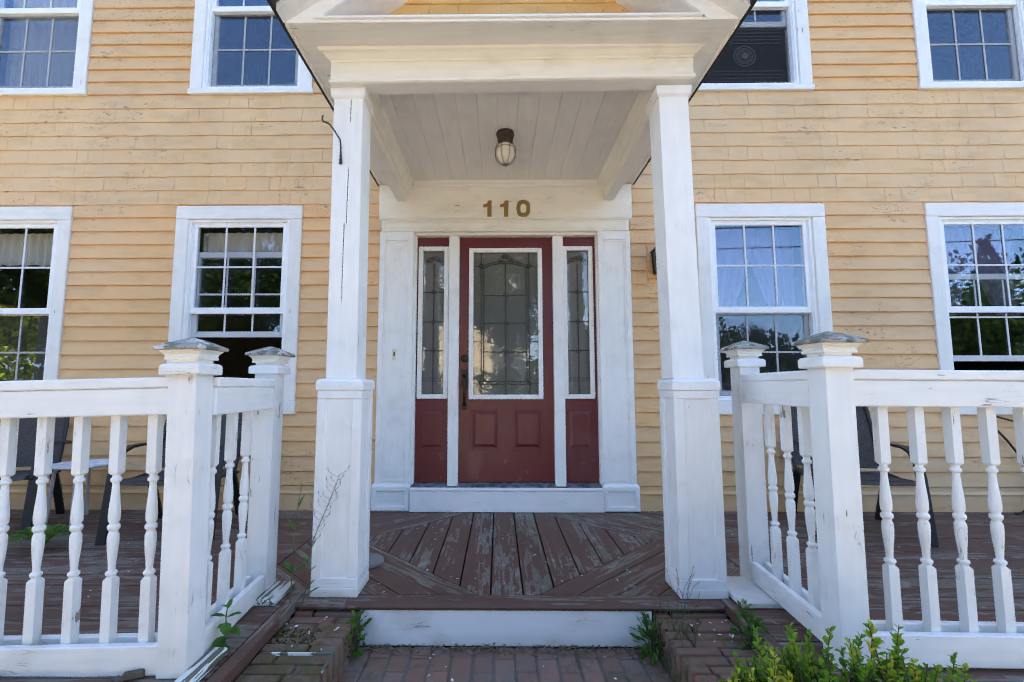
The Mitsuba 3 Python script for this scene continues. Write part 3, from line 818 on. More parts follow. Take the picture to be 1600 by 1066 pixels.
def board(poly, mat, th=0.03):
    m = zprism(poly, -th, 0.0)
    if m is not None: add(DK + '__board', tilt_z(m), mat)


XC, YC, RD = 0.05, -0.80, 1.005
SQ = sbox(-1.300, -1.655, 1.400, -0.025)
diam = Polygon([(XC - RD, YC), (XC, YC - RD), (XC + RD, YC), (XC, YC + RD)])
for k in range(-7, 8):
    x0 = -0.040 + 0.1655 * k
    b = diam.buffer(-0.003).intersection(sbox(x0 + 0.005, -1.655, x0 + 0.1605, -0.025))
    if not b.is_empty: board(b, 'deck_wood_y')
out = SQ.difference(diam)
for sx in (-1, 1):
    for sy in (-1, 1):
        quad = sbox(XC, -4, 9, YC) if (sx > 0 and sy < 0) else sbox(XC, YC, 9, 4) if sx > 0 else sbox(-9, -4, XC, YC) if sy < 0 else sbox(-9, YC, XC, 4)
        reg = out.intersection(quad)
        # boards run parallel to the diamond's side in this corner
        for k in range(14):
            d0 = RD / math.sqrt(2) + 0.1415 * k
            n = np.array([sx, sy]) / math.sqrt(2); t = np.array([-n[1], n[0]]); c = np.array([XC, YC])
            p = [c + n * (d0 + 0.004) - t * 3, c + n * (d0 + 0.1395) - t * 3, c + n * (d0 + 0.1395) + t * 3, c + n * (d0 + 0.004) + t * 3]
            b = reg.buffer(-0.002).intersection(Polygon(p))
            if not b.is_empty and b.area > 0.0015: board(b, 'deck_wood_p' if sx * sy < 0 else 'deck_wood_n')
YF = -2.46
for side in (-1, 1):
    y = -0.025
    k = 0
    while y > YF + 0.02:
        w = 0.1395
        y1 = max(y - w, YF)
        inner = (-1.306 if y > -1.66 else -1.048) if side < 0 else (1.406 if y > -1.66 else 1.150)
        outer = -6.4 if side < 0 else 6.4
        if y > -1.66 > y1:
            y1 = -1.66
        cuts = [inner, inner + side * random.uniform(1.2, 2.6), outer]
        for a, b in zip(cuts[:-1], cuts[1:]):
            x0, x1 = sorted((a, b))
            board(sbox(x0 + 0.002, y1 + 0.0035, x1 - 0.002, y - 0.0035), 'deck_wood_x')
        y = y1; k += 1
# nosing over the riser, trim along the recess, white riser, dark edge boards
nose = [(-1.660, 0.001), (-1.735, 0.001), (-1.752, -0.006), (-1.759, -0.018), (-1.752, -0.031), (-1.735, -0.036), (-1.660, -0.036)]
add(DK + '__nosing', xprism(nose, -0.988, 1.090, 40), 'deck_wood_x', smooth=40)
for x in (-1.016, 1.118):
    add(DK + '__edge_trim', M(*(lambda m: (np.column_stack([x + np.asarray(m.vertices)[:, 1], np.asarray(m.vertices)[:, 0], np.asarray(m.vertices)[:, 2]]), np.asarray(m.faces)[:, ::-1]))(
        xprism([(-0.026, -0.040), (0.026, -0.040), (0.026, 0.002), (0.020, 0.008), (-0.020, 0.008), (-0.026, 0.002)], -2.50, -1.660, 12))), 'deck_wood_y', smooth=40)
    add(DK + '__recess_board', cbox(x - 0.012, x + 0.012, -2.49, -1.765, -0.42, -0.0405, 0.002), 'deck_wood_y')
add(DK + '__riser', xprism([(-1.720, -0.20), (-1.742, -0.20), (-1.742, -0.037), (-1.720, -0.037)], -0.674, 0.742, 30), 'riser_paint')
for a, b in ((-6.4, -1.0465), (1.1485, 6.4)):
    add(DK + '__edge_board', cbox(a, b, YF - 0.028, YF - 0.004, -0.30, -0.004, 0.003), 'deck_wood_x')
add(DK + '__joists', cat([cbox(-6.4, -1.05, YF + 0.01, -0.1, -0.40, -0.034), cbox(1.15, 6.4, YF + 0.01, -0.1, -0.40, -0.034), cbox(-1.04, 1.14, -1.69, -0.1, -0.40, -0.0365)]), 'soil')

# ------------------------------------------------------------------ the brick path and the cheek walls
BP = structure('brick_path')
add(BP + '__bed', cbox(-0.72, 0.79, -3.35, -1.745, -0.54, -0.207, 0.004), 'mortar')
x, col = -0.70, 0
while x < 0.76:
    w = random.uniform(0.094, 0.101)
    y = -1.748 - (0.1 if col % 2 else 0.0)
    if col % 2:
        add(BP + '__brick', rotz(cbox(x, x + w - 0.009, -1.840, -1.750, -0.26, -0.200 + random.uniform(-0.004, 0.004), 0.005), random.uniform(-0.01, 0.01), (x, -1.8, 0)), 'path_brick')
    while y > -3.25:
        L = random.uniform(0.195, 0.203)
        add(BP + '__brick', rotz(cbox(x, x + w - 0.009, y - L + 0.009, y, -0.26, -0.200 + random.uniform(-0.005, 0.004), 0.006), random.uniform(-0.012, 0.012), (x, y, 0)), random.choice(['path_brick', 'path_brick', 'path_brick_pale']))
        y -= L
    x += w; col += 1


def cheek(x0, x1, label, redder, inner):
    t = thing('brick_cheek_wall', label, 'brick wall')
    add(t + '__core', cbox(x0 + 0.012, x1 - 0.012, -2.47, -1.705, -0.54, -0.068, 0.004), 'mortar')
    y, r = -1.702, 0
    while y > -2.42:
        d = random.uniform(0.062, 0.069)
        zt = -0.052 + random.uniform(-0.006, 0.005)
        cuts = [x0, x0 + random.choice([0.10, 0.2, 0.155]) + random.uniform(-0.02, 0.02), x1]
        for a, b in zip(cuts[:-1], cuts[1:]):
            m = cbox(a + 0.004, b - 0.004, y - d + 0.007, y - 0.001, zt - 0.105, zt + random.uniform(-0.004, 0.004), 0.008)
            v = np.array(m.vertices)
            v += (meshkit.noise(v * 25, 3)[:, None] - 0.5) * 0.007
            add(t + '__brick', M(v, m.faces), 'cheek_brick_red' if random.random() < (0.3 if redder else 0.16) else 'cheek_brick', smooth=50)
        for q in range(1, 4):   # the courses below, seen on the inner face
            xx = (x1 - 0.1, x1) if inner > 0 else (x0, x0 + 0.1)
            m = cbox(xx[0] + 0.004, xx[1] - 0.003 + 0.0, y - d + 0.008, y - 0.001, zt - 0.105 - 0.110 * q, zt - 0.114 - 0.110 * (q - 1), 0.007)
            if q < 3: add(t + '__brick', m, 'cheek_brick')
        y -= d; r += 1
    return t


CL = cheek(-1.002, -0.676, 'mossy brick cheek wall below the porch column with the black iron hook', False, 1)
CR = cheek(0.744, 1.104, 'weathered brick cheek wall beside the yellow green boxwood shrub', True, -1)
add(CL + '__painted_edge', cat([cbox(-0.985, -0.682, -2.103, -2.097, -0.058, -0.0435, 0.002), cbox(-0.688, -0.682, -2.22, -2.1035, -0.058, -0.0435, 0.002)]), 'peeling_plinth')


# ------------------------------------------------------------------ the porch: columns, entablature, gable roof
PO = thing('porch', 'white gabled entrance porch on two square panelled columns over the front door', 'porch')


def column(x0, x1, lean, cracked):
    c = sub(PO, 'column')
    y0, y1 = -1.700, -1.482
    cx, cy, hx, hy = (x0 + x1) / 2, (y0 + y1) / 2, (x1 - x0) / 2, (y1 - y0) / 2
    add(c + '__core', cbox(cx - hx + 0.010, cx + hx - 0.010, y0 + 0.010, y1 - 0.010, 0.002, 1.03, 0.001), 'white_column')
    s = 0.050
    st = []
    for sx in (-1, 1):
        for sy in (-1, 1):
            a = sorted((cx + sx * hx, cx + sx * (hx - s))); b = sorted((cy + sy * hy, cy + sy * (hy - s)))
            st.append(cbox(a[0], a[1], b[0], b[1], 0.095, 0.985, 0.003))
    add(c + '__corner_stiles', cat(st), 'white_column')
    add(c + '__base', cat([cbox(cx - hx - 0.002, cx + hx + 0.002, y0 - 0.002, y1 + 0.002, 0.002, 0.048, 0.003), cbox(cx - hx, cx + hx, y0, y1, 0.0485, 0.0945, 0.003)]), 'white_foot')
    add(c + '__top_rail', cbox(cx - hx, cx + hx, y0, y1, 0.9855, 1.030, 0.003), 'white_column')
    add(c + '__cap', sqlathe(cx, cy, [(hx + 0.006, hy + 0.006, 1.0305), (hx + 0.008, hy + 0.008, 1.050), (hx + 0.006, hy + 0.006, 1.068), (hx + 0.007, hy + 0.007, 1.072), (hx - 0.002, hy - 0.002, 1.086), (hx - 0.020, hy - 0.020, 1.090)]), 'white_column', smooth=25)
    w, ys = 0.080, (-1.678, -1.510)
    xs0 = cx - 0.002 if x0 < 0 else cx - 0.028
    xt = xs0 + lean
    cyy, hyy = (ys[0] + ys[1]) / 2, (ys[1] - ys[0]) / 2
    add(c + '__shaft', loft([np.array([[q - w, cyy - hyy, z], [q + w, cyy - hyy, z], [q + w, cyy + hyy, z], [q - w, cyy + hyy, z]]) for q, z in ((xs0, 1.0905), (xt, 2.655))]), 'cracked_column' if cracked else 'white_column')
    add(c + '__capital', sqlathe(xt, cyy, [(w + 0.003, hyy + 0.003, 2.6455), (w + 0.014, hyy + 0.014, 2.656), (w + 0.016, hyy + 0.016, 2.700)]), 'white_column')
    return c


column(-0.940, -0.707, -0.008, True)
column(0.902, 1.133, -0.020, False)
XE0, XE1, ZS = -1.080, 1.214, 2.872
# the front beam: the photo shows it rising a little to the right
sl = 0.0105


def skew(m, x0=-0.92):
    v = np.array(m.vertices); v[:, 2] += (v[:, 0] - x0) * sl
    return M(v, m.faces)


add(PO + '__frieze', skew(cat([cbox(-0.920, 1.066, -1.728, -1.645, 2.7250, 2.8680, 0.003), xprism([(-1.7280, 2.7005), (-1.736, 2.704), (-1.739, 2.713), (-1.735, 2.722), (-1.7280, 2.7248)], -0.926, 1.072), cbox(-0.918, 1.064, -1.7275, -1.650, 2.7055, 2.7245, 0.002)])), 'cream_trim')
add(PO + '__beam_soffit', skew(cbox(-0.919, 1.065, -1.7270, -1.625, 2.6985, 2.7050, 0.002)), 'soffit_paint')
crown = [(-1.7285, 2.822), (-1.735, 2.822), (-1.737, 2.832), (-1.745, 2.835), (-1.752, 2.842), (-1.766, 2.853), (-1.782, 2.857), (-1.788, 2.866), (-1.788, 2.8745), (-1.7285, 2.8745)]
cv = xprism(crown, -0.922, 1.068, 30)
v = np.array(cv.vertices)   # mitred ends: the moulding grows sideways as it comes forward
f = np.clip((-1.735 - v[:, 1]), 0, 1)
v[:, 0] += np.where(v[:, 0] < -0.9, -f, np.where(v[:, 0] > 1.04, f, 0))
v[:, 2] += np.where(v[:, 2] < 2.87, (v[:, 0] + 0.92) * sl * 0.7, 0)
add(PO + '__crown_moulding', M(v, cv.faces), 'cream_trim')
for x0, x1, xi in ((-0.907, -0.815, 1), (0.940, 1.030, -1)):
    add(PO + '__side_beam', cbox(x0, x1, -1.640, -0.081, 2.700, 2.8795, 0.004), 'soffit_paint')
    e = x1 if xi > 0 else x0
    cmld = [(e, 2.780), (e + xi * 0.006, 2.780), (e + xi * 0.012, 2.800), (e + xi * 0.034, 2.835), (e + xi * 0.055, 2.858), (e + xi * 0.060, 2.879), (e, 2.879)]
    if xi < 0: cmld = cmld[::-1]
    add(PO + '__cove_moulding', _yp(np.array(cmld), -1.640, -0.0815), 'cream_side')
    o = x0 - 0.036 if xi > 0 else x1
    add(PO + '__cove_moulding', _yp(np.array([(o, 2.872), (o + 0.036, 2.838), (o + 0.036, 2.872)] if xi > 0 else [(o, 2.838), (o + 0.036, 2.872), (o, 2.872)]), -1.640, -0.002), 'cream_side')
add(PO + '__cove_moulding', xprism([(-0.081, 2.832), (-0.090, 2.832), (-0.096, 2.850), (-0.112, 2.862), (-0.120, 2.879), (-0.081, 2.879)], -0.755, 0.880, 10), 'cream_trim')
x = -0.814
while x < 0.93:
    w = 0.1352
    e = min(x + w, 0.939)
    add(PO + '__ceiling_board', tilt_z(cbox(x + 0.0005, e - 0.0005, -1.640, -0.082, 2.880, 2.893, 0.0022), 0.0008), 'ceiling_paint')
    x = e
add(PO + '__ceiling_deck', cbox(-0.9, 1.02, -1.64, -0.06, 2.8955, 2.915), 'ceiling_paint')
add(PO + '__soffit_board', cbox(XE0, XE1, -1.940, -1.7265, ZS + 0.0025, ZS + 0.014, 0.001), 'soffit_paint')
add(PO + '__soffit_board', cbox(XE0, -0.908, -1.7258, -0.002, ZS + 0.0010, ZS + 0.014, 0.001), 'soffit_paint')
add(PO + '__soffit_board', cbox(1.031, XE1, -1.7258, -0.002, ZS + 0.0010, ZS + 0.014, 0.001), 'soffit_paint')
SLP, XR0 = 0.68, 0.067
ZE, XH = 2.902, 1.158                          # roof underside at the eaves, half width of the roof


def roofz(x): return ZE + (XH - abs(x - XR0)) * SLP


def rake(x_in, dz0, dz1, y0, y1, x_out=XH):
    out = []
    for s in (-1, 1):
        xo, xi = XR0 + s * x_out, XR0 + s * x_in
        p = [(xo, roofz(xo) + dz0), (xi, roofz(xi) + dz0), (xi, roofz(xi) + dz1), (xo, roofz(xo) + dz1)]
        out.append(_yp(np.array(p if s < 0 else p[::-1]), y0, y1))
    return out


for m in rake(0.0, 0.0, 0.022, -2.165, -0.001):
    add(PO + '__roof_slope', m, 'roofing')
for m in rake(0.0, -0.040, -0.0008, -2.040, -1.956, 1.146):
    add(PO + '__rake_crown', m, 'white_trim_flat')
for s in (-1, 1):
    X = lambda d: XR0 + s * d
    poly = [(X(1.144), ZS + 0.001), (X(0.990), ZS + 0.001), (X(0.930), roofz(X(0.930)) - 0.125), (X(0.0), roofz(X(0)) - 0.125), (X(0.0), roofz(X(0)) - 0.0008), (X(1.144), roofz(X(1.144)) - 0.0008)]
    add(PO + '__rake_board', _yp(np.array(poly if s < 0 else poly[::-1]), -1.955, -1.941), 'white_trim_flat')
for m in rake(0.0, -0.124, -0.112, -1.940, -1.7125, 0.98):
    add(PO + '__rake_soffit', m, 'soffit_paint')
add(PO + '__cornice_fascia', cbox(XR0 - 0.989, XR0 + 0.989, -1.954, -1.941, ZS + 0.002, 2.8885, 0.003), 'cream_trim')
add(PO + '__cornice_cap', xprism([(-1.958, 2.889), (-1.964, 2.892), (-1.964, 2.903), (-1.958, 2.908), (-1.752, 2.950), (-1.752, 2.935), (-1.945, 2.889)], XR0 - 0.995, XR0 + 0.955, 30), 'white_rail')
# gable shingles
for r in range(6):
    z0, x = 2.900 + 0.1326 * r, -0.95
    while x < 1.08:
        w = random.choice([0.13, 0.16, 0.19, 0.22]); a, b = x, x + w; x += w
        tri = Polygon([(XR0 - 0.98, 2.91), (XR0 + 0.98, 2.91), (XR0, 2.91 + 0.98 * SLP)])
        p = tri.intersection(sbox(a + 0.0008, z0 + random.uniform(-0.003, 0.003), b - 0.0008, z0 + 0.1318))
        if p.is_empty or p.area < 2e-3 or p.geom_type != 'Polygon': continue
        m = trimesh.creation.extrude_polygon(p, 0.012, engine='earcut'); v = np.asarray(m.vertices)
        yy = -1.735 + (v[:, 1] - z0) * 0.07 + (0.012 - v[:, 2])
        add(PO + '__shingle', M(np.column_stack([v[:, 0], yy, v[:, 1]]), m.faces), 'gable_paint')
add(PO + '__gable_sheathing', _yp(np.array([(XR0 - 1.0, 2.89), (XR0 + 1.0, 2.89), (XR0, 2.89 + 1.0 * SLP)]), -1.712, -1.69), 'soffit_paint')
for s in (-1, 1):
    a, b = sorted((XR0 + s * 1.168, XR0 + s * 1.1475))
    add(PO + '__drip_edge', cbox(a, b, -2.166, -0.0012, 2.874, 2.9010, 0.002), 'drip_black')
    a, b = sorted((XR0 + s * 1.1470, XR0 + s * 1.1300))
    add(PO + '__eave_board', cbox(a, b, -1.940, -0.0012, 2.866, 2.8995, 0.002), 'cream_side')

# ------------------------------------------------------------------ railings
def baluster_mesh(z0, z1, h=0.0182):
    parts = [sqlathe(0, 0, [(h - 0.001, h - 0.001, z0), (h, h, z0 + 0.002), (h, h, z0 + 0.264), (h - 0.006, h - 0.006, z0 + 0.273)]),
             sqlathe(0, 0, [(h - 0.006, h - 0.006, z1 - 0.330), (h, h, z1 - 0.322), (h, h, z1 - 0.001), (h - 0.001, h - 0.001, z1)])]
    L = (z1 - 0.330) - (z0 + 0.273)
    pr = [(0.0145, 0.0), (0.0145, 0.012), (0.0190, 0.022), (0.0200, 0.032), (0.0185, 0.042), (0.0125, 0.050), (0.0115, 0.062), (0.0135, 0.12), (0.0175, 0.20), (0.0196, 0.27), (0.0190, 0.315), (0.0145, 0.338),
          (0.0140, 0.345), (0.0205, 0.362), (0.0212, 0.378), (0.0200, 0.394), (0.0140, 0.412), (0.0145, 0.420), (0.0192, 0.450), (0.0200, 0.52), (0.0180, 0.62), (0.0140, 0.76), (0.0118, 0.875), (0.0120, 0.905),
          (0.0180, 0.920), (0.0190, 0.940), (0.0178, 0.958), (0.0130, 0.970), (0.0130, 1.0)]
    pr = [(r, t * 0.49 / 0.378 if t < 0.378 else 0.49 + (t - 0.378) * 0.51 / 0.622) for r, t in pr]
    parts.append(lathe(0, 0, [(r, z0 + 0.273 + L * t) for r, t in pr], 20))
    return cat(parts)


def cap_parts(post, x, y, z, k, mats):
    h = 0.0535
    o = h + 0.023
    add(post + '__collar', sqlathe(x, y, [(o - 0.003, o - 0.003, z), (o, o, z + 0.004), (o, o, z + 0.033), (o - 0.006, o - 0.006, z + 0.042), (h + 0.001, h + 0.001, z + 0.046)]), 'white_rail')
    add(post + '__cap_moulding', sqlathe(x, y, [(h - 0.001, h - 0.001, z + 0.0465), (h - 0.001, h - 0.001, z + 0.0585), (h + 0.012, h + 0.012, z + 0.0590), (h + 0.013, h + 0.013, z + 0.068), (h + 0.010, h + 0.010, z + 0.0700), (h + 0.013, h + 0.013, z + 0.080), (h + 0.024, h + 0.024, z + 0.092), (h + 0.025, h + 0.025, z + 0.0955)]), 'cream_trim')
    add(post + '__cap', sqlathe(x, y, [(h + 0.035, h + 0.035, z + 0.0960), (h + 0.038, h + 0.038, z + 0.098), (h + 0.038, h + 0.038, z + 0.108), (0.060, 0.060, z + 0.125), (0.030, 0.030, z + 0.139), (0.004, 0.004, z + 0.148)]), 'peeling_cap')


def post(R, x, y, zt, lean=None, foot=None, fm='peeling_plinth'):
    p = sub(R, 'newel_post')
    h = 0.0535
    n = 8
    zs = np.linspace(0.004, zt, n)
    m = loft([np.array([[x - h, y - h, z], [x + h, y - h, z], [x + h, y + h, z], [x - h, y + h, z]]) for z in zs])
    before = set(scene)
    add(p + '__shaft', m, 'white_post')
    cap_parts(p, x, y, zt - 0.002, 0, None)
    if foot: add(p + '__plinth', cbox(*foot, 0.001, 0.030, 0.006), fm)
    if lean is not None:
        for k in set(scene) - before:
            if not k.endswith('plinth'): scene[k]['to_world'] = lean
    return p


def railing(label, side, px, yf, yb, dz, pitch, bal0, nb, leandeg, sidebal, farx, foot_n, foot_f):
    """side -1: runs to -x from its corner post; +1: to +x. px = centre of the corner post, yf = its front."""
    R = thing('railing', label, 'railing', 'turned baluster railings of the deck')
    yc = yf + 0.0535
    ln = T().translate([px, 0, 0]).rotate([0, 1, 0], leandeg).translate([-px, 0, 0])
    zr1, zr0 = 1.086 + dz, 0.942 + dz
    post(R, px, yc, zr1 + 0.008, ln, foot_n)
    post(R, farx, yb + 0.0535, zr1 + 0.030 + (0.012 if side > 0 else 0), None, foot_f, 'white_side_rail' if side > 0 else 'peeling_plinth')
    inner, outer = px + side * 0.0545, side * 5.2
    a, b = sorted((inner, outer))
    front = []
    front.append(add(R + '__top_rail', cbox(a, b, yf + 0.010, yf + 0.098, zr1 - 0.040, zr1, 0.005), 'white_rail'))
    front.append(add(R + '__rail_board', cbox(a, b, yf + 0.016, yf + 0.046, zr0, zr1 - 0.0415, 0.004), 'white_rail'))
    front.append(add(R + '__bottom_rail', cbox(a, b, yf + 0.014, yf + 0.044, 0.004 + dz * 0.4, 0.108 + dz * 0.75, 0.004), 'white_rail'))
    front.append(add(R + '__bottom_rail', cbox(a, b, yf + 0.0815, yf + 0.108, 0.030 + dz, 0.112 + dz, 0.004), 'white_rail'))
    ybal = yf + 0.063
    bm = mk(baluster_mesh(0.062 + dz, zr1 - 0.0405), 'white_post', smooth=35)
    k = 0
    while True:
        x = bal0 + side * pitch * k
        if abs(x) > 5.1: break
        add(R + '__baluster', bm, None, to_world=ln @ T().translate([x, ybal, 0]).rotate([0, 0, 1], random.uniform(-4, 4)))
        k += 1
    for q in front: scene[q]['to_world'] = ln
    # the short run back along the steps
    y0, y1 = yf + 0.108, yb - 0.001
    xo = farx if side < 0 else farx
    xa = (px + farx) / 2
    ang = math.degrees(math.atan2(farx - px, (yb + 0.05) - yc))
    tw = T().translate([px, yc, 0]).rotate([0, 0, 1], -ang).translate([-px, -yc, 0])
    L = math.hypot(farx - px, yb + 0.0535 - yc) - 0.0545
    yy0, yy1 = yc + 0.0545, yc + L
    s = -side                                   # the board lies on the step side
    bd = sorted((px + s * 0.046, px + s * 0.016)); bk = sorted((px - s * 0.046, px - s * 0.020))
    lst = [add(R + '__side_rail', cbox(px - 0.046, px + 0.050, yy0 + 0.006, yy1, zr1 - 0.040, zr1, 0.005), 'white_side_rail'),
           add(R + '__side_board', cbox(bd[0], bd[1], yy0, yy1, zr0 - 0.01, zr1 - 0.0415, 0.004), 'white_side_rail'),
           add(R + '__side_bottom_rail', cbox(bd[0], bd[1], yy0, yy1 - 0.01, 0.010 + dz, 0.108 + dz, 0.004), 'white_side_rail'),
           add(R + '__side_bottom_rail', cbox(bk[0], bk[1], yy0, yy1 - 0.01, 0.034 + dz, 0.108 + dz, 0.004), 'white_side_rail')]
    for q in lst: scene[q]['to_world'] = tw
    for y in sidebal:
        add(R + '__baluster', bm, None, to_world=tw @ T().translate([px - s * 0.002, y, 0]).rotate([0, 0, 1], random.uniform(-4, 4)))
    return R


RL = railing('white turned baluster railing on the side of the fern and the small white table', -1, -1.178, -2.362, -1.690, 0.0, 0.1445, -1.318, 0, -1.4,
             (-2.165, -2.015, -1.865), -1.222, (-1.130, -1.062, -2.44, -2.20), (-1.30, -1.070, -1.800, -1.570))
RR = railing('white turned baluster railing standing behind the boxwood shrub', 1, 1.318, -2.300, -1.560, 0.029, 0.1405, 1.511, 0, 0.45,
             (-2.055, -1.900, -1.745), 1.372, None, (1.150, 1.400, -1.800, -1.480))
lk = add(RL + '__splinter', cat([rotz(cbox(-1.345, -1.28, -2.372, -2.352, 0.004, 0.030, 0.004), 0.4, (-1.31, -2.36, 0)), rotz(cbox(-1.372, -1.335, -2.395, -2.370, 0.002, 0.016, 0.003), -0.5, (-1.35, -2.38, 0))]), 'bark')
tag(lk, 'broken wood splinter at the foot of the rail')

# ------------------------------------------------------------------ chairs, table
def chair(label, x, y, a, group='dark sling patio chairs by the house wall'):
    t = thing('patio_chair', label, 'chair', group)
    ca, sa = math.cos(a), math.sin(a)

    def W(m): return move(rotz(M(np.asarray(m.vertices) * (1.15, 1.15, 1.0), m.faces), a), (x, y, 0))
    w = 0.29
    for s in (-1, 1):
        # front leg, arm and rear leg: one bent bar and one straight one
        add(t + '__arm', W(flatbar([(s * w, -0.27, 0.004), (s * w, -0.235, 0.25), (s * w, -0.21, 0.42), (s * w, -0.185, 0.52), (s * w, -0.13, 0.590), (s * w, -0.05, 0.612), (s * w, 0.08, 0.612), (s * w, 0.20, 0.600), (s * w, 0.245, 0.585)], 0.024, 0.009, (1, 0, 0))), 'chair_frame', smooth=40)
        add(t + '__rear_leg', W(flatbar([(s * (w - 0.03), 0.31, 0.004), (s * (w - 0.03), 0.22, 0.22), (s * (w - 0.03), 0.13, 0.385)], 0.022, 0.010, (1, 0, 0))), 'chair_frame')
        add(t + '__side_rail', W(tube([(s * (w - 0.035), -0.245, 0.400), (s * (w - 0.035), 0.05, 0.372), (s * (w - 0.035), 0.19, 0.385), (s * (w - 0.035), 0.235, 0.47), (s * (w - 0.035), 0.30, 0.72), (s * (w - 0.05), 0.345, 0.90)], 0.013, 8)), 'chair_frame', smooth=40)
    add(t + '__cross_bar', W(cat([tube([(-w, -0.225, 0.392), (w, -0.225, 0.392)], 0.011, 8), tube([(-w, 0.16, 0.372), (w, 0.16, 0.372)], 0.011, 8), tube([(-w + 0.05, 0.345, 0.90), (w - 0.05, 0.345, 0.90)], 0.012, 8)])), 'chair_frame', smooth=40)
    ys = [(-0.265, 0.395), (-0.245, 0.413), (-0.10, 0.398), (0.05, 0.385), (0.14, 0.386), (0.19, 0.402)]
    yb = [(0.195, 0.415), (0.235, 0.49), (0.30, 0.73), (0.342, 0.89)]
    for nm, pr in (('seat_sling', ys), ('back_sling', yb)):
        rings = []
        for q in np.linspace(-w + 0.03, w - 0.03, 9):
            sag = 0.018 * (1 - (q / w) ** 2)
            o = [(q, yy + (sag if nm == 'back_sling' else 0), zz - (sag if nm == 'seat_sling' else 0)) for yy, zz in pr]
            i = [(q, yy + (sag if nm == 'back_sling' else 0) + (0.004 if nm == 'back_sling' else 0), zz - (sag if nm == 'seat_sling' else 0) - 0.004) for yy, zz in pr[::-1]]
            rings.append(np.array(o + i))
        add(t + '__' + nm, W(loft(rings)), 'chair_sling', smooth=50)
    return t


chair('dark sling patio chair beneath the right hand windows, next to the hanging black cord', 2.63, -0.51, math.radians(-17))
chair('dark sling patio chair under the half open window, beside the fern on the deck', -2.37, -0.57, math.radians(10))
chair('dark sling patio chair beyond the white table, cut off by the photo edge', -3.77, -0.60, math.radians(24))

TB = thing('side_table', 'small round white metal side table between the two dark patio chairs', 'table')
tx, ty = -3.30, -0.36
add(TB + '__table_top', lathe(tx, ty, [(0.0005, 0.424), (0.205, 0.424), (0.225, 0.430), (0.228, 0.437), (0.224, 0.443), (0.215, 0.440), (0.0005, 0.438)], 32), 'table_white', smooth=40)
for k in range(4):
    a = k * math.pi / 2 + 0.5
    add(TB + '__leg', tube([(tx + 0.20 * math.cos(a), ty + 0.20 * math.sin(a), 0.002), (tx + 0.175 * math.cos(a), ty + 0.175 * math.sin(a), 0.38), (tx + 0.15 * math.cos(a), ty + 0.15 * math.sin(a), 0.425)], 0.013, 8), 'table_leg', smooth=40)

# ------------------------------------------------------------------ small things on the porch
CLT = thing('ceiling_light', 'caged glass globe lamp with a dark cap on the porch ceiling', 'lamp')
lx, ly = 0.052, -0.90
add(CLT + '__cap', lathe(lx, ly, [(0.062, 2.8795), (0.066, 2.868), (0.063, 2.850), (0.055, 2.838), (0.056, 2.815), (0.050, 2.795), (0.045, 2.790)], 24), 'lamp_dark', smooth=35)
add(CLT + '__globe', lathe(lx, ly, [(0.042, 2.789), (0.054, 2.778), (0.063, 2.752), (0.065, 2.722), (0.058, 2.690), (0.042, 2.667), (0.019, 2.655), (0.001, 2.653)], 24), 'frosted_glass', smooth=60)
cage = []
for k in range(8):
    a = k * math.pi / 4 + 0.39
    cage.append(tube([(lx + r * math.cos(a), ly + r * math.sin(a), z) for r, z in ((0.052, 2.795), (0.067, 2.775), (0.078, 2.742), (0.079, 2.714), (0.069, 2.678), (0.047, 2.652), (0.020, 2.638), (0.004, 2.636))], 0.0026, 5))
for r, z in ((0.0765, 2.748), (0.020, 2.638)):
    t = np.linspace(0, 2 * math.pi, 29)
    cage.append(tube(np.stack([lx + r * np.cos(t), ly + r * np.sin(t), 0 * t + z], 1), 0.0026, 5))
add(CLT + '__cage', cat(cage), 'cage_wire', smooth=40)

WL = thing('wall_lantern', 'dark carriage lantern on a block of the siding, half hidden behind a column', 'lantern')
wx, wy = 1.418, -0.098
add(WL + '__back_plate', cbox(wx - 0.045, wx + 0.045, -0.040, -0.0305, 2.045, 2.265, 0.004), 'black_iron')
add(WL + '__roof', sqlathe(wx, wy, [(0.066, 0.054, 2.232), (0.070, 0.058, 2.238), (0.046, 0.040, 2.256), (0.034, 0.030, 2.276), (0.014, 0.014, 2.286)]), 'black_iron')
add(WL + '__base', sqlathe(wx, wy, [(0.030, 0.026, 2.030), (0.048, 0.040, 2.042), (0.050, 0.042, 2.052)]), 'black_iron')
for sx in (-1, 1):
    for sy in (-1, 1):
        add(WL + '__post', tube([(wx + sx * 0.047, wy + sy * 0.038, 2.05), (wx + sx * 0.058, wy + sy * 0.047, 2.234)], 0.005, 5), 'black_iron')
add(WL + '__glass', sqlathe(wx, wy, [(0.042, 0.034, 2.0525), (0.053, 0.042, 2.2315)]), 'lantern_glass')

HK = thing('iron_hook', 'bent black iron plant hook screwed to the cracked porch column', 'hook')
P3 = lambda px, pz, y: (px, y, pz)
hk = [(-0.8630, 2.305), (-0.8630, 2.350), (-0.8645, 2.392), (-0.8880, 2.430), (-0.9060, 2.452), (-0.9170, 2.456), (-0.9320, 2.454), (-0.9370, 2.466), (-0.9370, 2.482), (-0.9320, 2.488)]
yy = [-1.690, -1.692, -1.700, -1.730, -1.752, -1.762, -1.772, -1.776, -1.776, -1.774]
add(HK + '__arm', tube([(a, y, b) for (a, b), y in zip(hk, yy)], 0.0042, 8), 'black_iron', smooth=50)
add(HK + '__socket', tube([(-0.863, -1.6865, 2.262), (-0.863, -1.6875, 2.285), (-0.863, -1.690, 2.330)], [0.0085, 0.0078, 0.005], 8), 'black_iron', smooth=50)

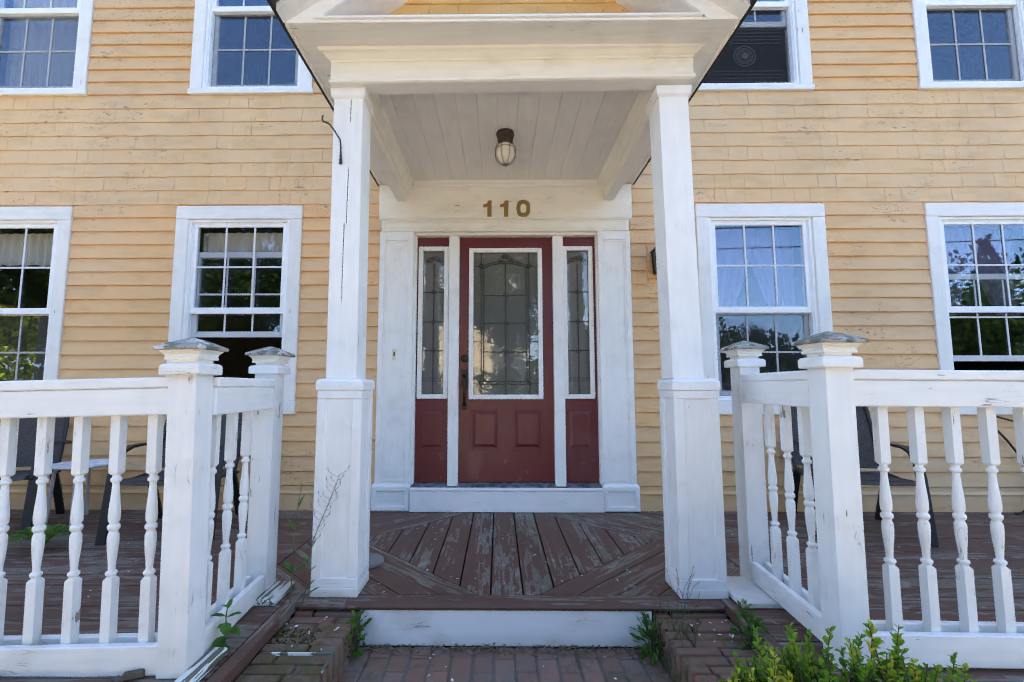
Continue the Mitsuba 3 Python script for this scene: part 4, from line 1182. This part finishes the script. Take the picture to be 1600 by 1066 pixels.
FN = thing('box_fan', 'black rounded window fan with a round grille hub behind the upper window screen', 'fan')
fx, fz, fy = 2.335, 4.165, 0.062
rr = affinity.translate(oval(0.395, 0.315, 64, 6.0), fx, fz)
add(FN + '__housing', _yp(np.array(rr.exterior.coords)[:-1], fy, fy + 0.13), 'fan_black')
for r in (0.055, 0.075, 0.10):
    t = np.linspace(0, 2 * math.pi, 41)
    add(FN + '__grille_ring', tube(np.stack([fx + r * np.cos(t), 0 * t + fy - 0.006, fz + r * np.sin(t)], 1), 0.006, 6), 'fan_grille', smooth=40)
add(FN + '__hub', move(ylathe(fx, fz, [(0.035, 0.0), (0.034, 0.016), (0.02, 0.022), (0.001, 0.024)], 20), (0, fy - 0.0005, 0)), 'fan_grille', smooth=40)
add(FN + '__slats', cat([cbox(fx - 0.37, fx + 0.37, fy - 0.008, fy - 0.0008, fz + q - 0.003, fz + q + 0.003, 0.001) for q in np.arange(-0.29, 0.30, 0.035) if abs(q) > 0.125]), 'fan_grille')
tag(FN + '__slats', kind='stuff')

CD = thing('hanging_cord', 'black cord hanging in a loop down the wall below the end window', 'cord')
add(CD + '__cord', tube([(4.12, -0.05, 0.86), (4.17, -0.05, 0.75), (4.30, -0.055, 0.60), (4.40, -0.06, 0.45), (4.43, -0.06, 0.30), (4.43, -0.06, 0.15), (4.40, -0.07, 0.05), (4.33, -0.09, 0.012), (4.25, -0.11, 0.012)], 0.0085, 6), 'rubber_cord', smooth=60)
add(CD + '__loop', tube([(4.12, -0.052, 0.875), (4.22, -0.055, 0.80), (4.36, -0.055, 0.76), (4.50, -0.055, 0.78)], 0.0085, 6), 'rubber_cord', smooth=60)

SD = add('slate_disc', lathe(-0.815, -1.235, [(0.0005, 0.002), (0.125, 0.002), (0.130, 0.010), (0.126, 0.020), (0.0005, 0.022)], 28), 'slate', smooth=35)
tag(SD, 'round grey slate lying on the deck behind the cracked column', 'slate')

# ------------------------------------------------------------------ plants
def stem_plant(key, label, cat_, base, pts, r, leaf, stemmat, lmat, group=None):
    """pts: the stem's polyline; leaf: list of (t along the stem, azimuth, elevation, length, width)."""
    t = thing(key, label, cat_, group)
    p = np.asarray(pts, float) + base
    add(t + '__stem', tube(p, np.linspace(r, r * 0.5, len(p)), 5), stemmat, smooth=60)
    seg = np.concatenate([[0], np.cumsum(np.linalg.norm(np.diff(p, axis=0), axis=1))]); seg /= seg[-1]
    for (u, az, el, L, Wd) in leaf:
        b = np.array([np.interp(u, seg, p[:, k]) for k in range(3)])
        d = np.array([math.cos(az) * math.cos(el), math.sin(az) * math.cos(el), math.sin(el)])
        n = np.array([-math.cos(az) * math.sin(el), -math.sin(az) * math.sin(el), math.cos(el)])
        m = leaves([b], [d], [n], L, Wd, 0.12)
        add(t + '__leaf', M(m.vertices, m.faces), lmat, smooth=False)
    return t


stem_plant('weed', 'leafy green weed growing out of the deck edge against the railing post', 'weed', np.array([-1.105, -2.16, 0.0]),
           [(0, 0, 0), (0.005, 0.004, 0.06), (0.004, 0.0, 0.12), (0.008, 0.0, 0.165)], 0.004,
           [(0.45, -0.3, -0.1, 0.075, 0.045), (0.5, 2.9, -0.2, 0.08, 0.05), (0.25, 4.6, -0.5, 0.08, 0.055), (0.62, 5.2, -0.3, 0.07, 0.045), (0.72, 0.4, 0.2, 0.06, 0.03), (0.75, 3.4, 0.2, 0.06, 0.03), (0.9, 1.5, 0.8, 0.045, 0.022), (0.95, 4.5, 0.7, 0.04, 0.02), (0.98, 0.2, 1.1, 0.035, 0.016), (0.3, 3.9, -0.6, 0.07, 0.05), (0.1, 5.4, -0.4, 0.05, 0.035)], 'weed_leaf', 'weed_leaf')
# the tall dry weed in front of the left column, and the thin one beside it
W1 = stem_plant('tall_weed', 'tall thin weed with dry seed pods leaning across the porch column', 'weed', np.array([-0.955, -1.775, -0.03]),
                [(0, 0, 0), (0.012, 0.0, 0.06), (0.030, 0, 0.14), (0.028, 0.0, 0.22), (0.040, 0.0, 0.30), (0.075, 0.0, 0.40), (0.115, 0.01, 0.50), (0.150, 0.01, 0.60), (0.168, 0.01, 0.645)], 0.0032,
                [(0.10, -0.1, 0.6, 0.095, 0.028), (0.14, 0.3, 0.9, 0.07, 0.022), (0.26, 0.2, 0.8, 0.055, 0.019), (0.33, 2.6, 0.7, 0.055, 0.016), (0.42, 0.6, 1.1, 0.065, 0.018), (0.50, 0.9, 1.2, 0.03, 0.010)], 'dead_stem', 'weed_leaf')
tw = []
r2 = random.Random(3)
for k in range(26):
    u = 0.50 + 0.5 * k / 25
    P0 = np.array([-0.955, -1.775, -0.03]) + np.array([np.interp(u, [0, .45, .6, .75, .9, 1], [0, .028, .06, .10, .145, .168]), 0.005, 0.645 * u])
    sgn = 1 if k % 2 else -1
    L = r2.uniform(0.015, 0.055)
    e = P0 + np.array([sgn * L, r2.uniform(-0.02, 0.02), L * r2.uniform(0.3, 0.9)])
    tw.append(tube([P0, (P0 + e) / 2 + (0, 0, -0.004), e], 0.0010, 3))
    e2 = e + np.array([sgn * 0.004 + r2.uniform(-.006, .006), 0, 0.018])
    tw.append(tube([e, (e + e2) / 2, e2], [0.0008, 0.0024, 0.0006], 4))
tag(add(W1 + '__seed_pods', cat(tw), 'dead_stem'), kind='stuff')
stem_plant('tall_weed', 'thin pale stalk with a few long leaves rising between the column and the railing', 'weed', np.array([-1.005, -1.78, -0.03]),
           [(0, 0, 0), (0.004, 0, 0.15), (0.008, 0.0, 0.3), (0.012, 0, 0.42), (0.035, 0, 0.60)], 0.0032,
           [(0.28, 0.4, 0.7, 0.085, 0.032), (0.30, 2.7, 0.6, 0.075, 0.03), (0.34, 4.0, 0.5, 0.07, 0.028), (0.24, 5.3, 0.4, 0.06, 0.024), (0.62, 3.0, 1.0, 0.075, 0.022), (0.80, 0.8, 1.1, 0.075, 0.020)], 'grass_blade', 'weed_leaf')
FE = thing('fern', 'small bright green fern growing up between the deck boards near the table', 'fern')
r3 = random.Random(9)
for k in range(9):
    a = k * 0.72 + 0.3
    Lf = r3.uniform(0.13, 0.22)
    b0 = np.array([-2.96, -1.02, 0.002])
    sp = np.array([b0 + np.array([math.cos(a) * Lf * s, math.sin(a) * Lf * s * 0.8, 0.11 * math.sin(s * 2.3)]) for s in np.linspace(0, 1, 9)])
    bs, ds, ns = [], [], []
    for j in range(1, 9):
        d = sp[j] - sp[j - 1]; d /= np.linalg.norm(d); sd = np.cross(d, [0, 0, 1]); sd /= np.linalg.norm(sd)
        for s in (-1, 1):
            bs.append(sp[j]); ds.append(sd * s + d * 0.7); ns.append(np.array([0, 0, 1.0]) + 0.2 * sd * s)
    Ls = np.repeat(0.055 * np.sin(np.linspace(0.5, 2.9, 8)) + 0.012, 2)
    add(FE + '__frond', cat([leaves(bs, ds, ns, Ls, Ls * 0.42), tube(sp, 0.0016, 4)]), 'fern_leaf')


def clump(key, label, cat_, centre, rad, n, L, Wd, mats, seed, up=0.5, drop=None, group=None):
    t = thing(key, label, cat_, group)
    g = np.random.default_rng(seed)
    c = np.asarray(centre, float); rad = np.asarray(rad, float)
    u = g.normal(size=(n, 3)); u /= np.linalg.norm(u, axis=1, keepdims=True)
    b = c + u * rad * (g.random((n, 1)) ** 0.5)
    b[:, 2] = np.maximum(b[:, 2], c[2] - rad[2])
    d = u + g.normal(size=(n, 3)) * 0.5; d[:, 2] += up
    nm = g.normal(size=(n, 3)) * 0.5 + [0, -0.3, 1]
    s = g.uniform(0.6, 1.2, n)
    st = [tube([c + [0, 0, -rad[2]], c + (q - c) * 0.5 + [0, 0, 0.01], q], 0.0012, 3) for q in b[::3]]
    add(t + '__stem', cat(st), 'dead_stem')
    ms = np.array_split(np.arange(n), len(mats))
    for k, mt in zip(ms, mats):
        tag(add(t + '__leaves', leaves(b[k], d[k], nm[k], L * s[k], Wd * s[k]), mt), kind='stuff')
    return t


clump('weed_clump', 'low dark green weed trailing down the inner face of the mossy cheek wall', 'weed', (-0.660, -1.84, -0.10), (0.035, 0.10, 0.10), 80, 0.032, 0.020, ['weed_leaf', 'boxwood_dark'], 3, 0.2)
clump('weed_clump', 'spreading weed with jagged leaves in the corner of riser and brick wall', 'weed', (0.715, -1.83, -0.12), (0.075, 0.08, 0.085), 110, 0.055, 0.016, ['weed_leaf', 'boxwood_dark'], 5, 0.5)
clump('weed_clump', 'small weed on top of the brick wall beside the brown edge trim', 'weed', (1.075, -2.02, 0.005), (0.06, 0.09, 0.055), 70, 0.036, 0.020, ['weed_leaf', 'boxwood_dark'], 8, 0.3)
clump('weed_clump', 'little weed growing through the white plinth of the far railing post', 'weed', (1.13, -1.84, 0.02), (0.04, 0.05, 0.03), 26, 0.022, 0.012, ['weed_leaf'], 12, 0.3)
GR = thing('dry_grass', 'tuft of tall dry grass stalks in front of the brick wall', 'grass', kind='stuff')
g = np.random.default_rng(4)
bl = []
for k in range(46):
    b0 = np.array([g.uniform(0.69, 0.86), g.uniform(-2.02, -1.84), -0.20]); h = g.uniform(0.12, 0.30)
    o = g.normal(size=2) * 0.035
    bl.append(flatbar([b0, b0 + [o[0] * 0.3, o[1] * 0.3, h * 0.5], b0 + [o[0], o[1], h]], 0.0013, 0.0003, (1, 0.3, 0)))
add(GR + '__blades', cat(bl), 'grass_blade')
G2 = thing('dry_grass', 'few thin dead stalks leaning on the foot of the column by the shrub', 'grass', kind='stuff')
bl = []
for k in range(7):
    b0 = np.array([0.885 + 0.008 * k, -1.715, 0.01]); o = g.normal(size=2) * 0.05
    bl.append(tube([b0, b0 + [o[0] * 0.5 - 0.01, -0.01, 0.06], b0 + [o[0] - 0.0, -0.012, g.uniform(0.09, 0.16)]], 0.0011, 4))
add(G2 + '__stalks', cat(bl), 'dead_stem')
# moss on the mossy cheek wall
g = np.random.default_rng(21)
n = 260
mb = np.stack([-1.0 + 0.20 * g.random(n) ** 1.6, -1.90 - 0.20 * g.random(n), np.full(n, -0.052)], 1)
tag(add('moss', leaves(mb, g.normal(size=(n, 3)) * [1, 1, 0.4] + [0, 0, 0.6], g.normal(size=(n, 3)) + [0, 0, 1.5], 0.012, 0.008), 'moss_leaf'), 'olive moss patch on the brick cheek wall along the brown trim', 'moss', kind='stuff')


def boxwood(label, c, rad, nsh, seed, hmax):
    t = thing('boxwood_shrub', label, 'shrub')
    g = np.random.default_rng(seed)
    B, Dd, N, Ls, kind, tw = [], [], [], [], [], []
    for k in range(nsh):
        q = g.random(2) * 2 - 1
        x, y = c[0] + q[0] * rad[0], c[1] + q[1] * rad[1]
        top = c[2] + hmax * (1 - 0.30 * abs(q[0]) ** 2.4) * (1 - 0.25 * q[1] ** 2) * g.uniform(0.80, 1.0) + (0.075 if g.random() < 0.08 else 0)
        Lsh = g.uniform(0.14, 0.26)
        lean = g.normal(size=2) * 0.22 + q * 0.15
        b0 = np.array([x - lean[0] * Lsh, y - lean[1] * Lsh, top - Lsh]); tip = np.array([x, y, top])
        tw.append(tube([np.array([c[0] + q[0] * rad[0] * 0.5, c[1] + q[1] * rad[1] * 0.5, c[2]]), b0, tip], [0.004, 0.0028, 0.0014], 4))
        new = g.random() < 0.20
        nl = int(Lsh / 0.0125)
        for j in range(nl):
            s = j / nl
            pnt = b0 + (tip - b0) * s
            for sg in (0, 1):
                az = j * 1.571 + sg * math.pi + g.normal() * 0.35
                el = g.normal() * 0.3 + 0.45 + 0.35 * s
                d = np.array([math.cos(az) * math.cos(el), math.sin(az) * math.cos(el), math.sin(el)])
                B.append(pnt); Dd.append(d); N.append(np.array([-math.cos(az) * math.sin(el), -math.sin(az) * math.sin(el), math.cos(el)]) + g.normal(size=3) * 0.2)
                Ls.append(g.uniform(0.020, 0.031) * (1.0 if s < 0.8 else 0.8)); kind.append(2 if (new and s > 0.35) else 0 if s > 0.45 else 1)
    B, Dd, N, Ls, kind = (np.array(a) for a in (B, Dd, N, Ls, kind))
    add(t + '__twigs', cat(tw), 'bark')
    for kk, mt in ((0, 'boxwood_leaf'), (1, 'boxwood_dark'), (2, 'boxwood_new')):
        m = kind == kk
        tag(add(t + '__leaves', leaves(B[m], Dd[m], N[m], Ls[m], Ls[m] * 0.60, 0.1), mt), kind='stuff')
    return t


boxwood('bright green boxwood shrub with yellowing tips in front of the railing', (0.96, -2.77, -0.42), (0.50, 0.20, 0.3), 460, 2, 0.765)
boxwood('sliver of a yellowing boxwood shrub at the lower corner of the photo', (1.50, -2.80, -0.42), (0.08, 0.08, 0.2), 16, 6, 0.66)

# litter under the riser, flakes of paint
g = np.random.default_rng(31)
n = 460
lb = np.stack([g.uniform(-0.62, 0.74, n), -1.752 - np.abs(g.normal(size=n)) * 0.030, -0.197 + g.random(n) * 0.006], 1)
tag(add('leaf_litter', cat([leaves(lb, g.normal(size=(n, 3)) * [1, 1, 0.15], g.normal(size=(n, 3)) * 0.3 + [0, 0, 1], g.uniform(0.010, 0.030, n), g.uniform(0.004, 0.012, n)), cat([tube([p, p + [q[0] * 0.04, q[1] * 0.015, 0.004], p + [q[0] * 0.08, q[1] * 0.03, 0.0]], 0.0012, 4) for p, q in zip(lb[:44], g.normal(size=(44, 2)))])]), 'litter'),
    'dry leaves and twigs gathered along the foot of the white riser', 'leaf litter', kind='stuff')
n = 88
fx = np.concatenate([g.uniform(-1.0, 1.1, 44), g.uniform(-3.5, -1.3, 22), g.uniform(1.4, 3.5, 22)])
fy2 = np.where(np.abs(fx) < 1.2, g.uniform(-1.64, -0.1, n), g.uniform(-2.2, -0.1, n))
fb = np.stack([fx, fy2, np.full(n, 0.0025)], 1)
extra = np.stack([g.uniform(-0.98, -0.72, 14), g.uniform(-2.1, -1.8, 14), np.full(14, -0.043)], 1)
extra2 = np.stack([g.uniform(0.80, 1.08, 14), g.uniform(-2.1, -1.8, 14), np.full(14, -0.043)], 1)
extra3 = np.stack([g.uniform(-0.6, 0.7, 12), g.uniform(-2.1, -1.8, 12), np.full(12, -0.194)], 1)
fb = np.vstack([fb, extra, extra2, extra3]); n = len(fb)
tag(add('paint_chips', leaves(fb, g.normal(size=(n, 3)) * [1, 1, 0.03], g.normal(size=(n, 3)) * 0.1 + [0, 0, 1], g.uniform(0.005, 0.021, n), g.uniform(0.004, 0.012, n)), 'chip_white'), 'white paint flakes scattered over the deck boards and bricks', 'paint chips', kind='stuff')

# ------------------------------------------------------------------ across the street (seen in the panes): trees, a house, wires
def tree(label, x, y, h, r, mat, seed, conifer=False, n=5200, lw=0.30, group='trees across the street'):
    t = thing('conifer' if conifer else 'tree', label, 'tree', group)
    g = np.random.default_rng(seed)
    z0 = -0.55
    add(t + '__trunk', tube([(x, y, z0), (x + 0.1, y, z0 + h * 0.3), (x - 0.1, y + 0.1, z0 + h * 0.6), (x, y, z0 + h * 0.93)], [0.03 * h, 0.024 * h, 0.015 * h, 0.004 * h], 8), 'bark', smooth=60)
    if conifer:
        s = g.random(n) ** 0.6
        a = g.random(n) * 2 * math.pi
        rad = r * s * (0.75 + 0.25 * np.sin(s * 60)) * np.sqrt(g.random(n))
        b = np.stack([x + rad * np.cos(a), y + rad * np.sin(a), z0 + h * (1 - 0.92 * s) - 0.25 * rad], 1)
        d = np.stack([np.cos(a), np.sin(a), -0.25 + 0 * a], 1) + g.normal(size=(n, 3)) * 0.3
    else:
        k = 34
        cc = g.normal(size=(k, 3)); cc /= np.linalg.norm(cc, axis=1, keepdims=True)
        cc = np.array([x, y, z0 + h * 0.60]) + cc * np.array([r, r, h * 0.36]) * g.uniform(0.45, 0.95, (k, 1))
        w = g.integers(0, k, n)
        u = g.normal(size=(n, 3)); u /= np.linalg.norm(u, axis=1, keepdims=True)
        b = cc[w] + u * (0.30 * r) * g.uniform(0.5, 1.0, (n, 1))
        d = u + g.normal(size=(n, 3)) * 0.6
        for q in cc[::5]:
            pass
        add(t + '__limbs', cat([tube([(x, y, z0 + h * 0.3), (np.array([x, y, z0 + h * 0.4]) + q) / 2, q], [0.010 * h, 0.006 * h, 0.002 * h], 5) for q in cc[::4]]), 'bark')
    sz = g.uniform(0.6, 1.2, n) * lw
    tag(add(t + '__crown', leaves(b, d, g.normal(size=(n, 3)) + [0, 0, 0.8], sz, sz * 0.6), mat), kind='stuff')
    return t


tree('tall broad leaved tree across the street facing the half open window', -14.5, -21, 15, 5.2, 'tree_leaf', 1, n=22000)
tree('tall dark tree across the street at the far end of the row', -23, -22, 15, 6, 'tree_leaf', 2, n=22000)
tree('dense tree standing opposite the front door', 0.4, -19.5, 12.0, 3.2, 'tree_leaf', 3, n=9000)
tree('spreading tree opposite the caged porch lamp', 6.4, -27, 5.8, 2.8, 'tree_leaf', 4, n=6000)
tree('low round tree across the street past the door', 11.5, -24, 6.2, 3.6, 'tree_leaf', 5, n=6000)
tree('green tree across the street at the edge of the road', 22.5, -20, 8.0, 4.6, 'tree_leaf', 6, n=7000)
tree('pointed conifer across the street between low round trees', 29.5, -24, 10.8, 2.8, 'conifer_leaf', 7, True, n=6000)
tree('second pointed conifer farther along the street', 37.5, -26, 11.0, 3.0, 'conifer_leaf', 8, True, n=6000)
tree('low dark tree across the street beneath the conifers', 18, -28, 5.5, 3.6, 'conifer_leaf', 9, n=5000)
for k, (x, y, h, r) in enumerate([(-32, -25, 13, 6), (-8.2, -27, 8, 4), (34, -18, 6.5, 4.2), (46, -22, 9, 5), (-42, -24, 12, 6), (7.3, -30, 6.0, 3.8)]):
    tree(['far tree at the dark end of the street', 'tree behind the neighbouring roof', 'bushy tree near the road at the bright end', 'far tree at the bright end of the street', 'farthest tree at the dark end of the street', 'tree behind the neighbouring yard'][k], x, y, h, r, 'tree_leaf', 20 + k, n=5000)
# sunlit bush outside the end window of the front room
HG = thing('hedge', 'clipped dark hedge along the far side of the street', 'hedge')
g = np.random.default_rng(77)
n = 26000
b = np.stack([g.uniform(-70, 70, n), -18.0 + g.uniform(-0.5, 0.5, n), -0.5 + 2.3 * g.random(n) ** 0.8], 1)
sz = g.uniform(0.14, 0.28, n)
tag(add(HG + '__foliage', leaves(b, g.normal(size=(n, 3)) + [0, 0.6, 0.2], g.normal(size=(n, 3)) + [0, 0.5, 0.8], sz, sz * 0.7), 'tree_leaf'), kind='stuff')
n = 30000
b = np.stack([g.uniform(-150, 150, n), -62 + g.uniform(-4, 4, n), np.zeros(n)], 1)
hgt = 6.0 + 3.0 * meshkit.fbm(np.stack([b[:, 0] * 0.12, 0 * b[:, 0], 0 * b[:, 0]], 1), 3) - np.where(b[:, 0] > 0, 1.5, -3.0)
b[:, 2] = -0.5 + hgt * g.random(n) ** 0.7
sz = g.uniform(0.5, 1.1, n)
tag(add('far_woods', leaves(b, g.normal(size=(n, 3)) + [0, 0.6, 0.2], g.normal(size=(n, 3)) + [0, 0.5, 0.8], sz, sz * 0.7), 'tree_leaf'), 'far line of woods beyond the houses across the street', 'woods', kind='stuff')
tree('sunlit bush outside the end wall of the house', -8.0, 3.3, 3.9, 1.35, 'sunny_leaf', 41, n=12000, lw=0.14, group='bushes beside the house')
tree('low sunlit bush under the end window of the house', -7.55, 2.6, 2.5, 0.95, 'sunny_leaf', 42, n=9000, lw=0.13, group='bushes beside the house')
tree('leafy tree beyond the end of the house', -13.5, 7.5, 8.5, 4.2, 'tree_leaf', 43, n=9000, group='bushes beside the house')


def neighbour(label, x0, x1, y0, y1, zh, gable, wins):
    t = thing('neighbour_house', label, 'house', 'houses across the street')
    zb = -0.55
    add(t + '__wall', cbox(x0 + 0.02, x1 - 0.02, y1, y0 - 0.03, zb, zh, 0.01), 'white_clapboard')
    k, z = 0, zb
    ms = []
    while z < zh - 0.02:
        ms.append(xprism([(y0 - 0.0295, z), (y0 + 0.0, z), (y0 - 0.022, z + 0.155), (y0 - 0.0295, z + 0.155)], x0, x1)); z += 0.155
    tag(add(t + '__clapboards', cat(ms), 'white_clapboard'), kind='stuff')
    xm = (x0 + x1) / 2
    if gable:
        add(t + '__gable', _yp(np.array([(x0, zh + 0.001), (x1, zh + 0.001), (xm, zh + (x1 - x0) * 0.36)]), y0 - 0.4, y0 - 0.02), 'white_clapboard')
        for s in (-1, 1):
            p = [(xm, zh + (x1 - x0) * 0.36 + 0.10), (xm + s * ((x1 - x0) / 2 + 0.35), zh - 0.16), (xm + s * ((x1 - x0) / 2 + 0.35), zh + 0.06), (xm, zh + (x1 - x0) * 0.36 + 0.32)]
            add(t + '__roof', _yp(np.array(p), y1 - 0.3, y0 + 0.30), 'roofing')
            q = [(xm, zh + (x1 - x0) * 0.36 - 0.10), (xm + s * ((x1 - x0) / 2 + 0.35), zh - 0.38), (xm + s * ((x1 - x0) / 2 + 0.35), zh - 0.161), (xm, zh + (x1 - x0) * 0.36 + 0.099)]
            add(t + '__rake_board', _yp(np.array(q), y0 + 0.24, y0 + 0.29), 'white_clapboard')
    else:
        add(t + '__roof', xprism([(y0 + 0.4, zh), (y0 + 0.4, zh + 0.15), ((y0 + y1) / 2, zh + 2.6), (y1 - 0.4, zh + 0.15), (y1 - 0.4, zh)], x0 - 0.3, x1 + 0.3), 'roofing')
    for (a, b, c, d) in wins:
        w = sub(t, 'window')
        add(w + '__frame', frame(a, b, c, d, 0.10, y0 + 0.001, y0 + 0.05, 0.004), 'white_trim')
        add(w + '__pane', cbox(a + 0.1, b - 0.1, y0 + 0.002, y0 + 0.012, c + 0.1, d - 0.1, 0.001), 'fan_black')


neighbour('cream clapboard house across the street, facing the front door', -6.2, 1.6, -23.5, -32, 5.2, False, [(-5.2, -4.1, 0.6, 2.2), (-0.2, 0.9, 0.6, 2.2), (-5.2, -4.1, 3.2, 4.8), (-0.2, 0.9, 3.2, 4.8)])
neighbour('small gabled house across the street beside a tall tree', -15.2, -9.2, -26.5, -33, 3.0, True, [(-13.4, -12.4, 0.5, 1.9)])
UW = thing('utility_wires', 'black utility wires strung along the street', 'wires')
for y, z in ((-10.6, 6.2), (-10.4, 6.8), (-10.5, 7.6), (-8.5, 9.6)):
    xs = np.linspace(-45, 45, 31)
    add(UW + '__wire', tube(np.stack([xs, y + xs * 0.02, z - 0.9 * (1 - (xs / 45) ** 2) + xs * 0.012], 1), 0.022, 5), 'black_iron')
for k, x in enumerate((-45, 45)):
    add(UW + '__pole', tube([(x, -10.5, -0.55), (x, -10.5, 10.5)], [0.16, 0.11], 10), 'bark', smooth=40)
